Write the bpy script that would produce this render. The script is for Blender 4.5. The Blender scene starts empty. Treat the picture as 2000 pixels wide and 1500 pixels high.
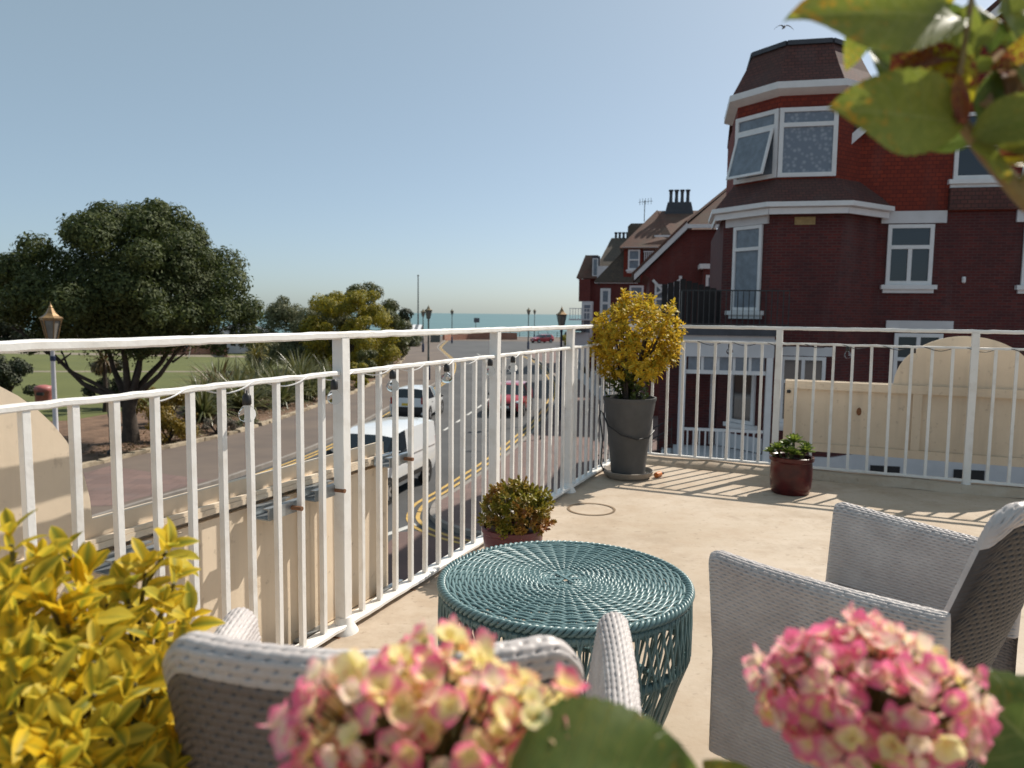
import bpy, math, random
import numpy as np
from mathutils import Vector, Matrix

R = math.radians
rng = np.random.default_rng(7)
random.seed(7)
sc = bpy.context.scene
col = sc.collection

# ------------------------------------------------------------------ camera, sky, sun, exposure
cam_d = bpy.data.cameras.new('camera')
cam = bpy.data.objects.new('camera', cam_d)
col.objects.link(cam)
pitch, roll = R(5.29), R(0.66)
fw = Vector((0, math.cos(pitch), -math.sin(pitch)))
up0 = Vector((0, math.sin(pitch), math.cos(pitch)))
r0 = Vector((1, 0, 0))
rt = r0 * math.cos(roll) + up0 * math.sin(roll)
up = up0 * math.cos(roll) - r0 * math.sin(roll)
m = Matrix((rt, up, -fw)).transposed().to_4x4()
m.translation = (0, 0, 1.2)
cam.matrix_world = m
cam_d.sensor_width = 36
cam_d.lens = 36 * 1480 / 2000
cam_d.clip_start = 0.02
cam_d.clip_end = 40000
cam_d.dof.use_dof = True
cam_d.dof.focus_distance = 2.8
cam_d.dof.aperture_fstop = 4.8
sc.camera = cam

SUN_EL, SUN_AZ = R(45), R(50)          # azimuth clockwise from +Y
w = bpy.data.worlds.new('World')
sc.world = w
w.use_nodes = True
nt = w.node_tree
sky = nt.nodes.new('ShaderNodeTexSky')
sky.sky_type = 'NISHITA'
sky.sun_disc = False
sky.sun_elevation = SUN_EL
sky.sun_rotation = SUN_AZ
sky.air_density = 0.7
sky.dust_density = 5.0
sky.altitude = 1500
sky.ozone_density = 2.0
bg = nt.nodes['Background']
bg.inputs['Strength'].default_value = 0.12
# the Nishita sky seen through an even summer haze
hz = nt.nodes.new('ShaderNodeMix')
hz.data_type = 'RGBA'
hz.inputs[0].default_value = 0.32
hz.inputs[7].default_value = (4.5, 5.75, 5.3, 1)
nt.links.new(sky.outputs[0], hz.inputs[6])
nt.links.new(hz.outputs[2], bg.inputs[0])

sun_d = bpy.data.lights.new('sun', 'SUN')
sun_d.energy = 5.0
sun_d.angle = R(0.55)
sun_d.color = (1.0, 0.93, 0.82)
sun = bpy.data.objects.new('sun', sun_d)
col.objects.link(sun)
sd = Vector((math.sin(SUN_AZ) * math.cos(SUN_EL), math.cos(SUN_AZ) * math.cos(SUN_EL), math.sin(SUN_EL)))
sun.rotation_euler = sd.to_track_quat('Z', 'Y').to_euler()
sun.location = (30, 30, 40)

vs = sc.view_settings
vs.view_transform = 'Standard'
vs.look = 'None'
vs.exposure = 0.15
vs.gamma = 1.0
vs.use_curve_mapping = False

# ------------------------------------------------------------------ helpers: materials
def C(r, g, b):
    f = lambda v: (v / 255 / 12.92) if v / 255 <= 0.04045 else ((v / 255 + 0.055) / 1.055) ** 2.4
    return (f(r), f(g), f(b), 1)


def nn(t, kind, **kw):
    n = t.nodes.new(kind)
    for k, v in kw.items():
        setattr(n, k, v)
    return n


def newmat(name):
    mt = bpy.data.materials.new(name)
    mt.use_nodes = True
    t = mt.node_tree
    return mt, t, t.nodes['Principled BSDF'], t.nodes['Material Output']


def mixcol(t, fac, a, b, kind='MIX'):
    n = nn(t, 'ShaderNodeMix', data_type='RGBA', blend_type=kind)
    for s, v in ((0, fac), (6, a), (7, b)):
        if hasattr(v, 'links') or hasattr(v, 'is_linked'):
            t.links.new(v, n.inputs[s])
        else:
            n.inputs[s].default_value = v
    return n.outputs[2]


def noise(t, scale, detail=4, rough=0.6, vec='Object', dim=None):
    tc = nn(t, 'ShaderNodeTexCoord')
    n = nn(t, 'ShaderNodeTexNoise')
    n.inputs['Scale'].default_value = scale
    n.inputs['Detail'].default_value = detail
    n.inputs['Roughness'].default_value = rough
    t.links.new(tc.outputs[vec], n.inputs['Vector'])
    return n.outputs['Fac']


def ramp(t, fac, a, b):
    n = nn(t, 'ShaderNodeMapRange')
    n.inputs[1].default_value = a
    n.inputs[2].default_value = b
    t.links.new(fac, n.inputs[0])
    return n.outputs[0]


def bump(t, bsdf, h, strength=0.3, dist=0.01):
    n = nn(t, 'ShaderNodeBump')
    n.inputs['Strength'].default_value = strength
    n.inputs['Distance'].default_value = dist
    t.links.new(h, n.inputs['Height'])
    t.links.new(n.outputs[0], bsdf.inputs['Normal'])
    return n


def mat(name, c, rough=0.6, var=0.15, scale=6, c2=None, lo=0.35, hi=0.65, bs=0, bscale=30, bdist=0.005, metal=0, spec=0.5, coat=0):
    mt, t, b, o = newmat(name)
    if c2 is None:
        c2 = tuple(min(1, x * (1 - var)) for x in c[:3]) + (1,)
    f = ramp(t, noise(t, scale), lo, hi)
    t.links.new(mixcol(t, f, c2, c), b.inputs['Base Color'])
    b.inputs['Roughness'].default_value = rough
    b.inputs['Metallic'].default_value = metal
    b.inputs['Specular IOR Level'].default_value = spec
    b.inputs['Coat Weight'].default_value = coat
    if bs:
        bump(t, b, noise(t, bscale, 5), bs, bdist)
    return mt


def brickmat(name, c1, c2, mortar, bw=0.225, bh=0.075, ms=0.01, rough=0.85, stain=None, bs=0.5, bias=0.0, off=0.5):
    mt, t, b, o = newmat(name)
    tc = nn(t, 'ShaderNodeTexCoord')
    br = nn(t, 'ShaderNodeTexBrick')
    br.offset = off
    t.links.new(tc.outputs['UV'], br.inputs['Vector'])
    br.inputs['Color1'].default_value = c1
    br.inputs['Color2'].default_value = c2
    br.inputs['Mortar'].default_value = mortar
    br.inputs['Scale'].default_value = 1
    br.inputs['Brick Width'].default_value = bw
    br.inputs['Row Height'].default_value = bh
    br.inputs['Mortar Size'].default_value = ms
    br.inputs['Mortar Smooth'].default_value = 0.3
    br.inputs['Bias'].default_value = bias
    f = ramp(t, noise(t, 0.9, 6, 0.65), 0.35, 0.7)
    dark = stain or tuple(x * 0.5 for x in c1[:3]) + (1,)
    c = mixcol(t, f, br.outputs['Color'], dark)
    f2 = ramp(t, noise(t, 14, 3), 0.3, 0.75)
    c = mixcol(t, f2, c, mixcol(t, 0.35, c, c2))
    n = nn(t, 'ShaderNodeMath', operation='MULTIPLY')
    n.inputs[1].default_value = 0.7
    t.links.new(f, n.inputs[0])
    c = mixcol(t, n.outputs[0], br.outputs['Color'], c)
    mp = nn(t, 'ShaderNodeMapping')
    mp.inputs['Scale'].default_value = (1.6, 1.6, .35)
    t.links.new(tc.outputs['Object'], mp.inputs[0])
    ns = nn(t, 'ShaderNodeTexNoise')
    ns.inputs['Scale'].default_value = 1.0
    ns.inputs['Detail'].default_value = 6
    t.links.new(mp.outputs[0], ns.inputs['Vector'])
    c = mixcol(t, mth(t, 'MULTIPLY', ramp(t, ns.outputs['Fac'], .55, .75), .22), c, tuple(min(1, x * .6 + .08) for x in mortar[:3]) + (1,))
    t.links.new(c, b.inputs['Base Color'])
    b.inputs['Roughness'].default_value = rough
    bump(t, b, br.outputs['Fac'], -bs, 0.012)
    return mt


def leafmat(name, c1, c2, trans=0.3, rough=0.45, c3=None, islands=True):
    """foliage: colour varies from leaf to leaf, with light passing through"""
    mt, t, b, o = newmat(name)
    g = nn(t, 'ShaderNodeNewGeometry')
    r_ = g.outputs['Random Per Island']
    cc = mixcol(t, r_, c1, c2)
    if c3:
        cc = mixcol(t, ramp(t, noise(t, 9 if 'sedum' in name else 0.7, 3), 0.45, 0.7), cc, c3)
    t.links.new(cc, b.inputs['Base Color'])
    b.inputs['Roughness'].default_value = rough
    tr = nn(t, 'ShaderNodeBsdfTranslucent')
    t.links.new(cc, tr.inputs['Color'])
    mx = nn(t, 'ShaderNodeMixShader')
    mx.inputs[0].default_value = trans
    t.links.new(b.outputs[0], mx.inputs[1])
    t.links.new(tr.outputs[0], mx.inputs[2])
    t.links.new(mx.outputs[0], o.inputs['Surface'])
    return mt


def uvmath(t):
    tc = nn(t, 'ShaderNodeTexCoord')
    s = nn(t, 'ShaderNodeSeparateXYZ')
    t.links.new(tc.outputs['UV'], s.inputs[0])
    return s.outputs[0], s.outputs[1]


def mth(t, op, a, b=None):
    n = nn(t, 'ShaderNodeMath', operation=op)
    for i, v in enumerate((a, b)):
        if v is None:
            continue
        if isinstance(v, (int, float)):
            n.inputs[i].default_value = v
        else:
            t.links.new(v, n.inputs[i])
    return n.outputs[0]


def translucent(t, b, o, c, f):
    tr = nn(t, 'ShaderNodeBsdfTranslucent')
    t.links.new(c, tr.inputs['Color'])
    mx = nn(t, 'ShaderNodeMixShader')
    mx.inputs[0].default_value = f
    t.links.new(b.outputs[0], mx.inputs[1])
    t.links.new(tr.outputs[0], mx.inputs[2])
    t.links.new(mx.outputs[0], o.inputs['Surface'])


M = {}
M['paint_white'] = mat('white gloss paint', (0.80, 0.775, 0.74, 1), 0.42, c2=(0.70, 0.66, 0.61, 1), scale=9, lo=0.3, hi=0.5, bs=0.35, bscale=45, bdist=0.004)
mt, t, b, o = newmat('weathered cream board paint')
tc = nn(t, 'ShaderNodeTexCoord')
mp = nn(t, 'ShaderNodeMapping')
mp.inputs['Scale'].default_value = (14, 14, .9)
t.links.new(tc.outputs['Object'], mp.inputs[0])
ns = nn(t, 'ShaderNodeTexNoise')
ns.inputs['Scale'].default_value = 1.0
ns.inputs['Detail'].default_value = 5
t.links.new(mp.outputs[0], ns.inputs['Vector'])
c = mixcol(t, ramp(t, noise(t, 2.2, 6, .65), .35, .65), (0.66, 0.54, 0.405, 1), (0.74, 0.615, 0.47, 1))
c = mixcol(t, mth(t, 'MULTIPLY', ramp(t, ns.outputs['Fac'], .5, .72), .35), c, (0.46, 0.38, 0.29, 1))
c = mixcol(t, mth(t, 'MULTIPLY', ramp(t, noise(t, 22, 4, .6), .62, .72), .5), c, (0.38, 0.29, 0.21, 1))
t.links.new(c, b.inputs['Base Color'])
b.inputs['Roughness'].default_value = .6
bump(t, b, noise(t, 40, 4), .12, .004)
M['board'] = mt
M['galv'] = mat('galvanised steel', (0.42, 0.45, 0.47, 1), 0.42, 0.25, 25, metal=0.75)
M['rust'] = mat('rusty bolt', (0.25, 0.11, 0.05, 1), 0.8, 0.4, 60)
M['black'] = mat('black paint', (0.018, 0.018, 0.02, 1), 0.45, 0.3)
M['navy'] = mat('navy paint', (0.015, 0.025, 0.07, 1), 0.4, 0.3)
M['copper'] = mat('weathered gilt copper', (0.36, 0.22, 0.10, 1), 0.42, 0.4, 8, metal=0.4)
M['lampglass'] = mat('frosted lamp glass', (0.24, 0.22, 0.19, 1), 0.15, 0.3)
M['lampwhite'] = mat('lamp post paint', (0.62, 0.60, 0.62, 1), 0.5, 0.15)
M['plaster'] = mat('white painted render', (0.66, 0.65, 0.66, 1), 0.7, 0.12, 1.5)
M['woodwhite'] = mat('white painted joinery', (0.78, 0.77, 0.77, 1), 0.45, 0.08, 4)
M['lead'] = mat('lead sheet', (0.06, 0.065, 0.08, 1), 0.6, 0.3, 3)
M['brick'] = brickmat('red brickwork', (0.125, 0.020, 0.017, 1), (0.07, 0.013, 0.014, 1), (0.10, 0.05, 0.046, 1), stain=(0.035, 0.013, 0.016, 1))
M['brickfar'] = brickmat('far red brickwork', (0.17, 0.028, 0.022, 1), (0.125, 0.02, 0.018, 1), (0.13, 0.06, 0.05, 1))
M['tilehung'] = brickmat('hung clay tiles', (0.25, 0.032, 0.012, 1), (0.175, 0.021, 0.010, 1), (0.07, 0.010, 0.006, 1), 0.17, 0.105, 0.009, stain=(0.075, 0.014, 0.010, 1), bs=0.9)
M['rooftile'] = brickmat('clay roof tiles', (0.13, 0.046, 0.036, 1), (0.09, 0.034, 0.03, 1), (0.04, 0.02, 0.018, 1), 0.17, 0.105, 0.011, stain=(0.075, 0.045, 0.035, 1), bs=1.0)
M['rooftile_old'] = brickmat('lichened roof tiles', (0.17, 0.072, 0.048, 1), (0.12, 0.06, 0.044, 1), (0.08, 0.05, 0.04, 1), 0.2, 0.13, 0.012, stain=(0.13, 0.11, 0.08, 1))
M['rooftile_grey'] = brickmat('grey brown roof tiles', (0.13, 0.10, 0.072, 1), (0.09, 0.072, 0.056, 1), (0.06, 0.05, 0.045, 1), 0.2, 0.13, 0.012)
M['wallbrick'] = brickmat('low brick wall', (0.40, 0.16, 0.09, 1), (0.30, 0.11, 0.07, 1), (0.35, 0.27, 0.22, 1))
M['stone'] = mat('buff stone', (0.42, 0.34, 0.24, 1), 0.85, 0.35, 5, bs=0.4, bscale=18)
M['plaque'] = mat('ochre stone', (0.42, 0.29, 0.13, 1), 0.85, 0.3, 9)
M['bark'] = mat('bark', (0.075, 0.055, 0.042, 1), 0.9, 0.5, 4, bs=0.8, bscale=12, bdist=0.03)
M['twig'] = mat('green twig', (0.13, 0.12, 0.04, 1), 0.7, 0.4, 20)
M['soil'] = mat('bare soil', (0.20, 0.12, 0.075, 1), 0.95, c2=(0.11, 0.065, 0.04, 1), scale=1.6, bs=0.6, bscale=8, bdist=0.05)
M['rubber'] = mat('tyre rubber', (0.02, 0.02, 0.021, 1), 0.8, 0.2)
M['alloy'] = mat('alloy wheel', (0.5, 0.5, 0.52, 1), 0.35, 0.1, metal=0.7)
M['carwhite'] = mat('white car paint', (0.78, 0.79, 0.80, 1), 0.22, 0.04, coat=0.6)
M['carred'] = mat('red car paint', (0.42, 0.022, 0.035, 1), 0.25, 0.1, coat=0.7)
M['carsilver'] = mat('silver car paint', (0.45, 0.47, 0.50, 1), 0.3, 0.05, metal=0.4, coat=0.5)
M['carblack'] = mat('black trim', (0.02, 0.02, 0.022, 1), 0.5, 0.1)
M['headlamp'] = mat('headlamp lens', (0.75, 0.77, 0.8, 1), 0.08, 0.05)
M['taillamp'] = mat('tail lamp lens', (0.35, 0.01, 0.012, 1), 0.15, 0.1)
M['plate_w'] = mat('white number plate', (0.75, 0.75, 0.72, 1), 0.5, 0.03)
M['plate_y'] = mat('yellow number plate', (0.75, 0.55, 0.06, 1), 0.5, 0.03)
mt, t, b, o = newmat('window glass')
b.inputs['Base Color'].default_value = (0.018, 0.024, 0.034, 1)
b.inputs['Roughness'].default_value = 0.06
b.inputs['Specular IOR Level'].default_value = 0.7
bump(t, b, noise(t, 1.3, 2), 0.06, 0.02)
M['glass'] = mt
M['carglass'] = mat('tinted car glass', (0.02, 0.03, 0.04, 1), 0.05, 0.2, spec=0.8)
M['curtain'] = mat('net curtain behind glass', (0.20, 0.24, 0.29, 1), 0.35, 0.3, 5, spec=0.6)
# lace curtain: pale lozenges
mt, t, b, o = newmat('lace curtain')
tc = nn(t, 'ShaderNodeTexCoord')
vo = nn(t, 'ShaderNodeTexVoronoi')
vo.inputs['Scale'].default_value = 9
vo.inputs['Randomness'].default_value = 0.8
t.links.new(tc.outputs['UV'], vo.inputs['Vector'])
t.links.new(mixcol(t, ramp(t, vo.outputs['Distance'], 0.2, 0.55), (0.30, 0.33, 0.38, 1), (0.17, 0.20, 0.25, 1)), b.inputs['Base Color'])
b.inputs['Roughness'].default_value = 0.3
M['lace'] = mt
# clear bulbs
mt, t, b, o = newmat('clear bulb glass')
b.inputs['Base Color'].default_value = (0.95, 0.97, 0.98, 1)
b.inputs['Transmission Weight'].default_value = 1.0
b.inputs['Roughness'].default_value = 0.02
b.inputs['IOR'].default_value = 1.05
M['bulb'] = mt
# terrace floor: sandy painted screed, stained
mt, t, b, o = newmat('terrace floor coating')
big = ramp(t, noise(t, 0.9, 6, 0.65), 0.38, 0.66)
mid = ramp(t, noise(t, 4.5, 6, 0.7), 0.46, 0.64)
fine = ramp(t, noise(t, 60, 3), 0.3, 0.7)
spots = ramp(t, noise(t, 2.1, 4, 0.6), 0.60, 0.70)
c = mixcol(t, big, (0.43, 0.34, 0.25, 1), (0.53, 0.44, 0.35, 1))
c = mixcol(t, mth(t, 'MULTIPLY', mid, 0.45), c, (0.37, 0.265, 0.175, 1))
c = mixcol(t, mth(t, 'MULTIPLY', ramp(t, noise(t, 1.4, 8, 0.75), 0.50, 0.64), 0.5), c, (0.30, 0.22, 0.15, 1))
c = mixcol(t, mth(t, 'MULTIPLY', ramp(t, noise(t, 26, 3, .6), 0.60, 0.70), 0.45), c, (0.22, 0.16, 0.11, 1))
c = mixcol(t, mth(t, 'MULTIPLY', spots, 0.6), c, (0.25, 0.17, 0.11, 1))
c = mixcol(t, mth(t, 'MULTIPLY', fine, 0.16), c, (0.40, 0.32, 0.24, 1))
t.links.new(c, b.inputs['Base Color'])
b.inputs['Roughness'].default_value = 0.8
bump(t, b, noise(t, 7, 6, 0.7), 0.25, 0.012)
M['floor'] = mt
M['asphalt'] = mat('asphalt', (0.085, 0.085, 0.087, 1), 0.9, c2=(0.060, 0.060, 0.062, 1), scale=0.3, bs=0.3, bscale=60)
M['asphalt_red'] = mat('red chipped asphalt', (0.16, 0.098, 0.085, 1), 0.92, c2=(0.115, 0.075, 0.068, 1), scale=1.2, lo=0.3, hi=0.7, bs=0.4, bscale=70)
M['pavement'] = mat('brown tarmac pavement', (0.155, 0.118, 0.094, 1), 0.92, c2=(0.115, 0.090, 0.076, 1), scale=0.45, bs=0.2, bscale=60)
M['paving'] = brickmat('red paving slabs', (0.20, 0.128, 0.11, 1), (0.15, 0.10, 0.09, 1), (0.10, 0.075, 0.068, 1), 0.6, 0.6, 0.012, bs=0.3)
M['kerb'] = mat('kerb stone', (0.27, 0.24, 0.215, 1), 0.85, 0.25, 3)
M['yellow'] = mat('yellow road paint', (0.62, 0.40, 0.10, 1), 0.8, c2=(0.42, 0.27, 0.09, 1), scale=5)
M['whitepaint'] = mat('white road paint', (0.62, 0.61, 0.58, 1), 0.8, 0.3, 6)
M['grass'] = mat('mown grass', (0.120, 0.130, 0.032, 1), 0.95, c2=(0.085, 0.098, 0.024, 1), scale=0.25, lo=0.3, hi=0.7, bs=0.5, bscale=25, bdist=0.05)
M['path'] = mat('gravel path', (0.24, 0.20, 0.15, 1), 0.95, 0.2, 1)
# sea
mt, t, b, o = newmat('sea water')
big = ramp(t, noise(t, 0.004, 5, 0.6), 0.3, 0.7)
t.links.new(mixcol(t, big, (0.085, 0.165, 0.172, 1), (0.11, 0.20, 0.205, 1)), b.inputs['Base Color'])
b.inputs['Roughness'].default_value = 0.45
b.inputs['Specular IOR Level'].default_value = 0.4
bump(t, b, noise(t, 0.35, 6, 0.7), 0.6, 0.4)
M['sea'] = mt

# ------------------------------------------------------------------ helpers: objects
def tag(o, label=None, cat=None, group=None, kind=None):
    if label: o['label'] = label
    if cat: o['category'] = cat
    if group: o['group'] = group
    if kind: o['kind'] = kind
    return o


def thing(name, label, cat, loc=(0, 0, 0), group=None):
    o = bpy.data.objects.new(name, None)
    col.objects.link(o)
    o.location = loc
    o.empty_display_size = 0.1
    return tag(o, label, cat, group)


def off_of(p):
    v = Vector((0, 0, 0))
    while p is not None:
        v += p.location
        p = p.parent
    return v


def link_mesh(name, me, mt=None, parent=None):
    if mt is not None and not me.materials:
        me.materials.append(M[mt] if isinstance(mt, str) else mt)
    o = bpy.data.objects.new(name, me)
    col.objects.link(o)
    o.parent = parent
    return o


def fast_mesh(name, V, Fq, smooth=True, uv=None, angle=None):
    """V n*3 array, Fq m*k array of faces with k corners"""
    V = np.asarray(V, np.float32)
    Fq = np.asarray(Fq, np.int32)
    k = Fq.shape[1]
    me = bpy.data.meshes.new(name)
    me.vertices.add(len(V))
    me.vertices.foreach_set('co', V.ravel())
    me.loops.add(Fq.size)
    me.loops.foreach_set('vertex_index', Fq.ravel())
    me.polygons.add(len(Fq))
    me.polygons.foreach_set('loop_start', np.arange(0, Fq.size, k, dtype=np.int32))
    me.polygons.foreach_set('loop_total', np.full(len(Fq), k, np.int32))
    if uv is not None:
        l = me.uv_layers.new(name='UVMap')
        l.data.foreach_set('uv', np.asarray(uv, np.float32)[Fq.ravel()].ravel())
    me.update(calc_edges=True)
    me.validate()
    me.polygons.foreach_set('use_smooth', np.full(len(me.polygons), smooth))
    if angle:
        me.set_sharp_from_angle(angle=angle)
    return me


class MB:
    """collects shapes in world metres; build() links them as one mesh object"""
    def __init__(s):
        s.v, s.f = [], []

    def add(s, vs_, fs):
        n = len(s.v)
        s.v += [tuple(p) for p in vs_]
        s.f += [tuple(i + n for i in f) for f in fs]
        return s

    def box(s, c, size, rz=0, ax=None):
        x, y, z = (d / 2 for d in size)
        P = [(-x, -y, -z), (x, -y, -z), (x, y, -z), (-x, y, -z), (-x, -y, z), (x, -y, z), (x, y, z), (-x, y, z)]
        if ax:
            A, B, Cc = (Vector(q) for q in ax)
            c = Vector(c)
            P = [c + A * p[0] + B * p[1] + Cc * p[2] for p in P]
        else:
            cr, sr = math.cos(rz), math.sin(rz)
            P = [(c[0] + p[0] * cr - p[1] * sr, c[1] + p[0] * sr + p[1] * cr, c[2] + p[2]) for p in P]
        return s.add(P, [(0, 3, 2, 1), (4, 5, 6, 7), (0, 1, 5, 4), (1, 2, 6, 5), (2, 3, 7, 6), (3, 0, 4, 7)])

    def bar(s, p0, p1, wd, ht, upv=(0, 0, 1)):
        p0, p1 = Vector(p0), Vector(p1)
        d = p1 - p0
        L = d.length
        d.normalize()
        side = d.cross(Vector(upv))
        if side.length < 1e-4:
            side = d.cross(Vector((0, 1, 0)))
        side.normalize()
        u2 = side.cross(d)
        return s.box((p0 + p1) / 2, (L, wd, ht), ax=(d, side, u2))

    def tube(s, pts, r, n=8, caps=True):
        pts = [Vector(p) for p in pts]
        rs = r if isinstance(r, (list, tuple)) else [r] * len(pts)
        rings = []
        ref = None
        for i, p in enumerate(pts):
            d = (pts[min(i + 1, len(pts) - 1)] - pts[max(i - 1, 0)]).normalized()
            if ref is None:
                ref = Vector((0, 0, 1)) if abs(d.z) < 0.9 else Vector((1, 0, 0))
            sd_ = d.cross(ref).normalized()
            ref = sd_.cross(d).normalized()
            rings.append([p + (sd_ * math.cos(a) + ref * math.sin(a)) * rs[i] for a in (2 * math.pi * k / n for k in range(n))])
        V = [q for rg in rings for q in rg]
        F_ = [(i * n + k, i * n + (k + 1) % n, (i + 1) * n + (k + 1) % n, (i + 1) * n + k) for i in range(len(pts) - 1) for k in range(n)]
        if caps:
            F_ += [tuple(range(n - 1, -1, -1)), tuple((len(pts) - 1) * n + k for k in range(n))]
        return s.add(V, F_)

    def lathe(s, c, prof, n=24, rz=0, cap=True):
        V = [(c[0] + r * math.cos(rz + 2 * math.pi * k / n), c[1] + r * math.sin(rz + 2 * math.pi * k / n), c[2] + z) for r, z in prof for k in range(n)]
        F_ = [(i * n + k, i * n + (k + 1) % n, (i + 1) * n + (k + 1) % n, (i + 1) * n + k) for i in range(len(prof) - 1) for k in range(n)]
        if cap:
            F_ += [tuple(range(n - 1, -1, -1)), tuple((len(prof) - 1) * n + k for k in range(n))]
        return s.add(V, F_)

    def poly(s, pts):
        return s.add(pts, [tuple(range(len(pts)))])

    def prism(s, pts, z0, z1):
        n = len(pts)
        V = [(p[0], p[1], z0) for p in pts] + [(p[0], p[1], z1) for p in pts]
        return s.add(V, [tuple(range(n - 1, -1, -1)), tuple(range(n, 2 * n))] + [(i, (i + 1) % n, n + (i + 1) % n, n + i) for i in range(n)])

    def slab(s, pts, thick):
        """a polygon in 3-D given thickness along its normal"""
        P = [Vector(p) for p in pts]
        nrm = Vector((0, 0, 0))
        for i in range(len(P)):
            a, b_ = P[i], P[(i + 1) % len(P)]
            nrm += a.cross(b_)
        nrm.normalize()
        n = len(P)
        V = P + [p - nrm * thick for p in P]
        return s.add(V, [tuple(range(n)), tuple(range(2 * n - 1, n - 1, -1))] + [(i, n + i, n + (i + 1) % n, (i + 1) % n) for i in range(n)])

    def ball(s, c, r, n=12, k=8, sq=(1, 1, 1)):
        prof = [(r * math.sin(math.pi * i / k), -r * math.cos(math.pi * i / k)) for i in range(k + 1)]
        prof[0] = (r * 0.02, prof[0][1])
        prof[-1] = (r * 0.02, prof[-1][1])
        b0 = len(s.v)
        s.lathe((0, 0, 0), prof, n)
        for i in range(b0, len(s.v)):
            q = s.v[i]
            s.v[i] = (c[0] + q[0] * sq[0], c[1] + q[1] * sq[1], c[2] + q[2] * sq[2])
        return s

    def build(s, name, mt, parent=None, smooth=None, kind=None):
        o_ = off_of(parent)
        me = bpy.data.meshes.new(name)
        me.from_pydata([(p[0] - o_.x, p[1] - o_.y, p[2] - o_.z) for p in s.v], [], s.f)
        me.update()
        # UVs in metres: along the wall and up it (or up the slope)
        uvl = me.uv_layers.new(name='UVMap')
        co = me.vertices
        for p in me.polygons:
            n_ = p.normal
            if abs(n_.z) > 0.999:
                t_, b_ = Vector((1, 0, 0)), Vector((0, 1, 0))
            else:
                t_ = Vector((0, 0, 1)).cross(n_).normalized()
                b_ = n_.cross(t_)
            for li in p.loop_indices:
                q = co[me.loops[li].vertex_index].co + o_
                uvl.data[li].uv = (q.dot(t_), q.dot(b_))
        if smooth:
            me.polygons.foreach_set('use_smooth', [True] * len(me.polygons))
            me.set_sharp_from_angle(angle=smooth)
        ob = link_mesh(name, me, mt, parent)
        if kind:
            ob['kind'] = kind
        return ob


SM = R(40)


def copy_thing(root, loc, rotz, label=None, group=None):
    r_ = root.copy()
    col.objects.link(r_)
    r_.location = loc
    r_.rotation_euler = (0, 0, rotz)
    if label: r_['label'] = label
    if group: r_['group'] = group
    def rec(src, dst):
        for ch in list(src.children):
            c_ = ch.copy()
            col.objects.link(c_)
            c_.parent = dst
            rec(ch, c_)
    rec(root, r_)
    return r_


# ================================================================== THE SETTING
GZ = -3.84      # ground sheet
RZ = -3.82      # road
PZ = -3.70      # pavement

def sheet(name, pts, z, mt, label=None):
    return tag(MB().poly([(x, y, z) for x, y in pts]).build(name, mt), kind='structure')


sea = sheet('sea', [(-20000, 150), (20000, 150), (20000, 32000), (-20000, 32000)], -9.5, 'sea')
gr = MB().prism([(-260, -60), (260, -60), (260, 168), (-260, 168)], -14, GZ).build('ground', 'soil')
tag(gr, kind='structure')

left_kerb = [(-13.5, 4), (-11.4, 12), (-9.6, 18.5), (-8.3, 22.3), (-7.0, 29), (-6.25, 41), (-5.4, 52), (-5.3, 62), (-6.6, 80), (-9.2, 98), (-10.8, 110), (-11.6, 124), (-12.2, 138)]
right_kerb = [(-2.02, 18.75), (-1.95, 19.6), (-1.45, 21.3), (-0.35, 25.6), (0.75, 31), (1.5, 35), (2.45, 42), (3.2, 50.6), (3.4, 61), (2.95, 77), (1.6, 92), (1.6, 99), (3.5, 104), (8, 107), (60, 110)]
garden_edge = [(-15.3, 16), (-13.6, 22), (-12.6, 25.7), (-11.1, 30.2), (-10.2, 38.5), (-9.6, 47.5), (-9.9, 58), (-11.3, 78), (-13.3, 93), (-14.6, 107), (-15.5, 124), (-16.2, 138)]
side_kerb = [(-2.02, 18.75), (-1.95, 18.1), (-1.6, 17.4), (-0.8, 16.65), (0.4, 16.2), (4, 15.6), (14, 14.0), (40, 9.5)]


def smooth_line(pts, n=8):
    out = []
    P = [Vector((*p, 0)) for p in pts]
    for i in range(len(P) - 1):
        p0, p1, p2, p3 = P[max(i - 1, 0)], P[i], P[i + 1], P[min(i + 2, len(P) - 1)]
        for k in range(n):
            t_ = k / n
            q = 0.5 * ((2 * p1) + (p2 - p0) * t_ + (2 * p0 - 5 * p1 + 4 * p2 - p3) * t_ ** 2 + (3 * p1 - p0 - 3 * p2 + p3) * t_ ** 3)
            out.append((q.x, q.y))
    out.append(pts[-1])
    return out


LK, RK, GE, SK = (smooth_line(p) for p in (left_kerb, right_kerb, garden_edge, side_kerb))

road = MB()
road.poly([(x, y, RZ) for x, y in [(-13.5, 4), (60, -4), (60, 9.2)] + SK[::-1][1:] + RK[1:] + [(60, 140)] + [(-12.2, 140)] + LK[::-1]])
tag(road.build('road', 'asphalt'), kind='structure')
sheet('side_road', [(-2.55, 17.0), (-1.75, 17.2), (-0.8, 16.45), (0.4, 16.0), (4, 15.4), (14, 13.8), (40, 9.3), (40, 2), (-4.2, 6)], RZ + 0.004, 'asphalt_red')


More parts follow.
